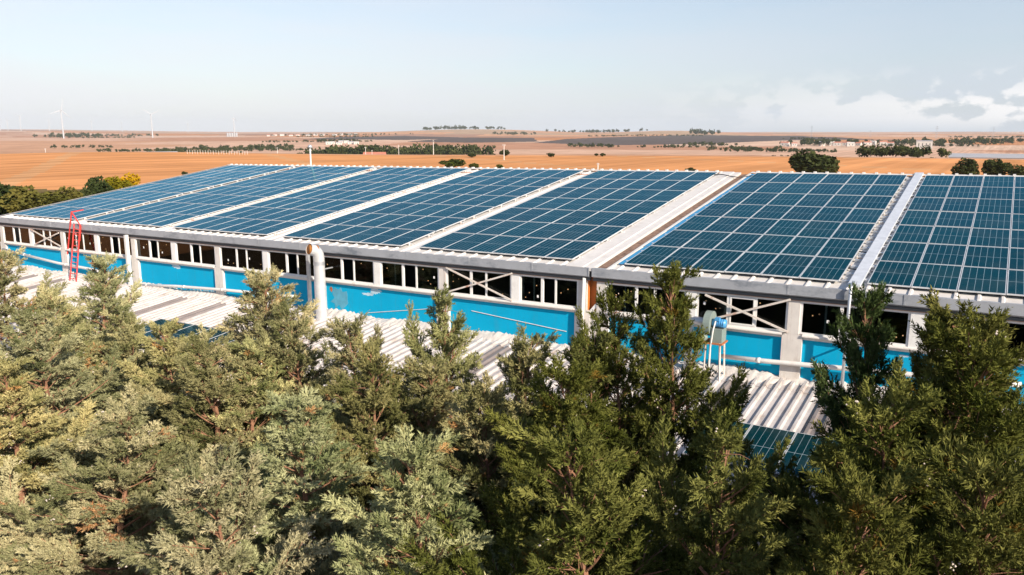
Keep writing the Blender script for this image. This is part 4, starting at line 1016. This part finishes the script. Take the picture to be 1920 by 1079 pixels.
wood(75, 130, 252, 7, 'dark wood under the left wind turbine', 18, dist=3600, thick=150)
wood(160, 260, 249, 4, 'thin dark wood on the left skyline', 22, dist=4300, thick=100)
wood(495, 690, 252, 3.2, 'trees among the distant village houses', 44, dist=3880, thick=260)
wood(590, 660, 263, 6, 'row of trees below the distant village', 16, dist=2000)
wood(765, 900, 248, 6, 'dark woods on the hill left of centre', 34, dist=5200, thick=300)
wood(1045, 1170, 251, 5, 'dark woods right of the skyline hill', 34, dist=4600, thick=250)
wood(925, 970, 254, 5, 'dark copse in front of the skyline hill', 14, dist=3900, thick=150)
wood(1066, 1136, 275, 7, 'dark square copse on the plain at centre right', 20, dist=1500, thick=60)
wood(1195, 1290, 275, 5, 'scattered orchard trees right of the dark copse', 20, dist=1500, thick=70)
wood(1290, 1345, 270, 7, 'tree clump below the dark field', 14, dist=1650, thick=60)
wood(1340, 1440, 281, 8, 'tree row in the fields above the large round tree', 20, dist=1250, thick=60)
wood(1297, 1330, 252, 9, 'dark skyline copse at centre right', 10, dist=3600, thick=80)
wood(1495, 1530, 271, 11, 'dark grove at the left end of the village', 10, dist=1700, thick=80)
wood(1530, 1680, 270, 7, 'village trees on the right plain', 34, dist=1800, thick=150)
wood(1675, 1830, 268, 9, 'larger village wood at right', 34, dist=1750, thick=150)
wood(1830, 1900, 262, 7, 'thin tree row right of the village', 16, dist=2000, thick=100)
wood(1608, 1750, 311, 16, 'hedge of dark trees behind the far right array', 30, dist=430, thick=14)
wood(1735, 1805, 298, 14, 'dark tree row beside the white works', 14, dist=640, thick=30)
wood(1460, 1490, 300, 7, 'small bushes left of the large round tree', 6, dist=520, thick=10)

hr = random.Random(5)
for k in range(16):                                                     # thin hedgerows between the fields
    a_ = hr.uniform(-40, 1850); w_ = hr.uniform(60, 220); di = hr.choice([1150, 1400, 1700, 2100, 2600, 3200])*hr.uniform(.94, 1.06)
    wood(a_, a_+w_, 260, 4.6*1300/di + 1.2, '%s thin dark hedgerow of the far fields' % ORD[k], int(w_/7), dist=di, thick=25)
# ------------------------------------------------------------------ far buildings, poles, turbines, masts
M_FW = mat('far_white_wall', (0.52, 0.49, 0.46), .8, var=.06, scale=.2); M_FR = mat('far_red_roof', (0.46, .17, .11), .8, var=.15, scale=.4)
M_FG = mat('far_grey_roof', (0.36, .36, .38), .6, var=.08, scale=.2); M_FB = mat('far_blue_paint', (0.06, .20, .55), .6, var=.1); M_DWIN = mat('far_window_glass', (.03, .035, .04), .15)
def far_house(px, dist, w, dep, h, label, roof=M_FR, pitch=.45, name='farm_house', turn=None, windows=2, wall=M_FW, group='buildings on the plain'):
    p = at_dist(px, dist); t = thing(name, label, 'building', p, group)
    d = ray(px, 290); t.rotation_euler = (0, 0, math.atan2(d[1], d[0]) - math.pi/2 + (turn if turn is not None else rnd.uniform(-.4, .4)))
    def loc(mb, nm, m, par=t):
        me = bpy.data.meshes.new(nm); me.from_pydata(mb.v, [], mb.f); return link(nm, me, m, par)
    loc(MB().box(-w/2, w/2, -dep/2, dep/2, -1, h), 'wall', wall)
    rh = dep/2*pitch; o = .3
    loc(MB().prism_x([(-dep/2-o, h-.05), (0, h+rh), (dep/2+o, h-.05), (dep/2+o, h+.15), (0, h+rh+.2), (-dep/2-o, h+.15)], -w/2-o, w/2+o), 'roof', roof)
    loc(MB().prism_x([(-dep/2, h), (0, h+rh), (dep/2, h)], -w/2+.01, w/2-.01), 'gable', wall)
    for k in range(windows):
        x = -w/2 + w*(k+.7)/(windows+.4); loc(MB().box(x-.6, x+.6, -dep/2-.05, -dep/2+.02, h*.35, h*.75), 'window', M_DWIN)
    loc(MB().box(-.5, .5, -dep/2-.06, -dep/2+.02, 0, min(2.2, h*.7)), 'door', M_FR)
far_house(703, 820, 22, 9, 6.5, 'pink red house with tiled roof beside the grove', M_FR, .5, wall=mat('far_pink_wall', (.62, .28, .22), .8))
far_house(689, 790, 10, 7, 4, 'small red roofed house left of the grove', M_FR, .5, windows=1)
far_house(660, 800, 18, 8, 3.2, 'low white shed left of the red house', M_FG, .25, windows=3)
far_house(270, 1050, 75, 16, 5, 'long white greenhouse behind the orange field at left', M_FG, .3, windows=6, turn=.1)
far_house(203, 720, 6, 5, 3.6, 'small white hut with blue side behind left field', M_FB, .3, windows=1)
far_house(105, 640, 24, 8, 2.6, 'low white shed under the left pole', M_FG, .2, windows=3)
far_house(12, 900, 26, 10, 5, 'white farm building at the left edge', M_FG, .3)
far_house(250, 760, 20, 8, 2.8, 'low white shed right of the blue hut', M_FG, .2, windows=2)
far_house(1890, 560, 62, 20, 4.6, 'long white works with red and blue roof edge at right', M_FG, .2, windows=8, turn=.06)
far_house(1868, 560+110, 34, 14, 6, 'white works building behind the long one at right', M_FG, .3, windows=4, turn=.05)
far_house(1730, 1500, 24, 14, 13, 'white two storey block on the right plain', M_FG, .15, windows=4)
far_house(1621, 620, 14, 8, 3.6, 'grey shed at left end of the right hedge', M_FG, .2, windows=2)
far_house(1648, 600, 12, 7, 3.2, 'white shed beside the right hedge', M_FG, .2, windows=2)
far_house(1470, 1700, 16, 10, 7, 'small white farm with barns left of the village', M_FR, .4)
far_house(1487, 1690, 10, 8, 6, 'second small farm building left of the village', M_FR, .4)
VIL = ['first', 'second', 'third', 'fourth', 'fifth', 'sixth', 'seventh', 'eighth', 'ninth', 'tenth']
for k in range(10):
    far_house(1540+k*14+rnd.uniform(-4, 4), 1760+rnd.uniform(-90, 60), rnd.uniform(9, 15), 8, rnd.uniform(5, 8), '%s little house from left in the village at right' % VIL[k], rnd.choice([M_FR, M_FW]), .45, group='village houses at right', windows=2)
for k in range(12):
    far_house(505+k*15+rnd.uniform(-5, 5), 3900+rnd.uniform(-300, 200), rnd.uniform(12, 26), 11, rnd.uniform(5, 8), '%s building from left in the distant village left of centre' % ORD[k], rnd.choice([M_FG, M_FW, M_FR]), .35, group='distant village houses', windows=2)
for k in range(7):
    far_house(618+k*8+rnd.uniform(-3, 3), 1900+rnd.uniform(-100, 60), rnd.uniform(9, 14), 8, rnd.uniform(4, 6), '%s house from left in the hamlet below the distant village' % ORD[k], rnd.choice([M_FG, M_FW]), .4, group='hamlet houses', windows=2)

def utility_pole(px, dist, h, label, arm=1.6):
    p = at_dist(px, dist); t = thing('utility_pole', label, 'pole', p, 'poles in the fields'); t.rotation_euler = (0, 0, rnd.uniform(-.5, .5))
    def loc(mb, nm, m):
        me = bpy.data.meshes.new(nm); me.from_pydata(mb.v, [], mb.f); return link(nm, me, m, t)
    loc(MB().tube([(0, 0, -.5), (0, 0, h)], [.22, .13], 8), 'shaft', M_CONC)
    loc(MB().box(-arm/2, arm/2, -.08, .08, h-.5, h-.32), 'cross_arm', M_CONC)
    for x in (-arm*.42, 0, arm*.42): loc(MB().tube([(x, 0, h-.32), (x, 0, h-.02)], .05, 6), 'insulator', M_PIPE)
for px, dist, h, lab in ((87, 620, 13, 'pole above the low white shed at left'), (325, 640, 9.5, 'pole left of the fenced plot'), (521, 560, 9, 'pole alone left of the red house'), (686, 520, 7, 'left one of two poles before the grove'),
                         (698, 560, 7, 'right one of two poles before the grove'), (748, 540, 9.5, 'pole at the right part of the grove'), (813, 430, 7.5, 'pole with cross arm beside the road'), (945, 330, 6.4, 'pole standing below the round field tree')):
    utility_pole(px, dist, h, lab)
M_TURB = mat('turbine_grey_white', (.43, .45, .48), .5, var=.02)
def turbine(px, dist, h, rot, label, face=.4):
    p = at_dist(px, dist); t = thing('wind_turbine', label, 'wind turbine', p, 'wind turbines on the left skyline')
    d = ray(px, 250); t.rotation_euler = (0, 0, math.atan2(d[1], d[0]) - math.pi/2 + face)
    def loc(mb, nm):
        me = bpy.data.meshes.new(nm); me.from_pydata(mb.v, [], mb.f); return link(nm, me, M_TURB, t)
    loc(MB().tube([(0, 0, -3), (0, 0, h)], [2.6, 1.4], 12), 'tower'); loc(MB().box(-1.7, 1.7, -3.2, 6, h-1.4, h+2), 'nacelle')
    loc(MB().tube([(0, -3.2, h+.3), (0, -5, h+.3)], [1.7, .5], 10), 'hub')
    for k in range(3):
        a = rot + k*2*math.pi/3; L_ = h*.52; ux, uz = math.sin(a), math.cos(a)
        b = MB().add([(ux*1-uz*.8, -4.2, h+.3+uz*1+ux*.8), (ux*1+uz*.8, -4.0, h+.3+uz*1-ux*.8), (ux*L_*.25+uz*1.6, -4.0, h+.3+uz*L_*.25-ux*1.6), (ux*L_, -4.4, h+.3+uz*L_), (ux*L_*.25-uz*.9, -4.3, h+.3+uz*L_*.25+ux*.9),
                      (ux*L_*.25, -4.9, h+.3+uz*L_*.25)], [(0, 1, 2, 4), (4, 2, 3), (0, 4, 5), (4, 3, 5), (3, 2, 5), (2, 1, 5), (1, 0, 5)])
        loc(b, 'blade')
turbine(124, 3300, 98, .2, 'nearest wind turbine above the left fields'); turbine(290, 3500, 90, -1.0, 'wind turbine with tilted blade right of the left fields', .2); turbine(443, 4200, 84, 2.0, 'wind turbine by the silos left of centre', 1.2)
turbine(46, 7200, 110, .9, 'faint wind turbine near left edge', .6); turbine(22, 8200, 90, 1.6, 'faint wind turbine, second from left edge'); turbine(8, 8000, 95, .4, 'faint wind turbine at left edge')
turbine(99, 8200, 90, 2.4, 'faint wind turbine just left of the nearest one'); turbine(178, 8500, 95, .1, 'faint wind turbine between the two nearer ones', .9); turbine(234, 8600, 85, 1.1, 'faint wind turbine left of the tilted blade one'); turbine(357, 8000, 85, .7, 'faint wind turbine above the grey orchard')
def mast(px, dist, h, label, w=3.0):
    p = at_dist(px, dist); t = thing('lattice_mast', label, 'mast', p, 'lattice masts on the plain')
    legs = MB(); q = []
    for sx_, sy_ in ((-1, -1), (1, -1), (1, 1), (-1, 1)):
        me = MB().tube([(sx_*w/2, sy_*w/2, -1), (sx_*w*.12, sy_*w*.12, h)], .22, 4); m_ = bpy.data.meshes.new('leg'); m_.from_pydata(me.v, [], me.f); link('leg', m_, M_GALV, t)
    br = MB()
    for k in range(8):
        f0, f1 = k/8, (k+1)/8; a, b = w/2*(1-.76*f0), w/2*(1-.76*f1)
        br.tube([(-a, -a, h*f0), (b, -b, h*f1)], .13, 4); br.tube([(a, a, h*f0), (-b, b, h*f1)], .13, 4)
    m_ = bpy.data.meshes.new('bracing'); m_.from_pydata(br.v, [], br.f); link('bracing', m_, M_GALV, t)
    ar = MB().box(-w, w, -.2, .2, h*.8, h*.82).box(-w*.7, w*.7, -.2, .2, h*.92, h*.94); m_ = bpy.data.meshes.new('cross_arm'); m_.from_pydata(ar.v, [], ar.f); link('cross_arm', m_, M_GALV, t)
mast(1518, 3300, 42, 'tall lattice mast on skyline above the large round tree', 5); mast(1628, 3300, 26, 'short lattice mast on skyline above the village', 6); mast(1751, 2900, 40, 'lattice mast beside the white two storey block', 5); mast(1857, 3300, 36, 'lattice mast on the skyline at right', 5)
# grain silos by the third turbine
for k in range(5):
    px = 430 + k*4.2; p = at_dist(px, 3700); t = thing('grain_silo', '%s grain silo from left below the wind turbine' % ORD[k], 'silo', p, 'row of grain silos')
    m_ = MB().tube([(0, 0, -1), (0, 0, 15)], 4.6, 14); me = bpy.data.meshes.new('shell'); me.from_pydata(m_.v, [], m_.f); link('shell', me, M_FG, t)
    m_ = MB().tube([(0, 0, 15), (0, 0, 18)], [4.8, .6], 14); me = bpy.data.meshes.new('cone_roof'); me.from_pydata(m_.v, [], m_.f); link('cone_roof', me, M_FG, t)
# fenced plot at the crest of the orange field
FN = thing('field_fence', 'white post fence round the plot at the top of the orange field', 'fence', at_dist(410, 385), 'fences')
pp_ = []
for k in range(24):
    px = 352 + k*4.9; p = at_dist(px, 372 + (6 if k % 2 else 0)); pp_.append(p)
    MB().box(p.x-.06, p.x+.06, p.y-.06, p.y+.06, p.z-.2, p.z+1.6).build('post', M_CONC, FN, sheared=False)
wr = MB()
for a, b in zip(pp_[:-1], pp_[1:]): wr.bar(a + Vector((0, 0, 1.3)), b + Vector((0, 0, 1.3)), .03)
wr.build('wire', M_GALV, FN, sheared=False)

# ------------------------------------------------------------------ haze
m = bpy.data.materials.new('haze'); m.use_nodes = True; nt = m.node_tree; nt.nodes.clear()
o_ = nt.nodes.new('ShaderNodeOutputMaterial'); v_ = nt.nodes.new('ShaderNodeVolumePrincipled')
v_.inputs['Color'].default_value = (.86, .93, 1.0, 1); v_.inputs['Density'].default_value = 4.6e-5; v_.inputs['Anisotropy'].default_value = 0.0
nt.links.new(v_.outputs[0], o_.inputs['Volume'])
hz = MB().box(-12200, 12200, -12200, 12200, -60, 210).build('haze', m, None, sheared=False, kind='stuff')
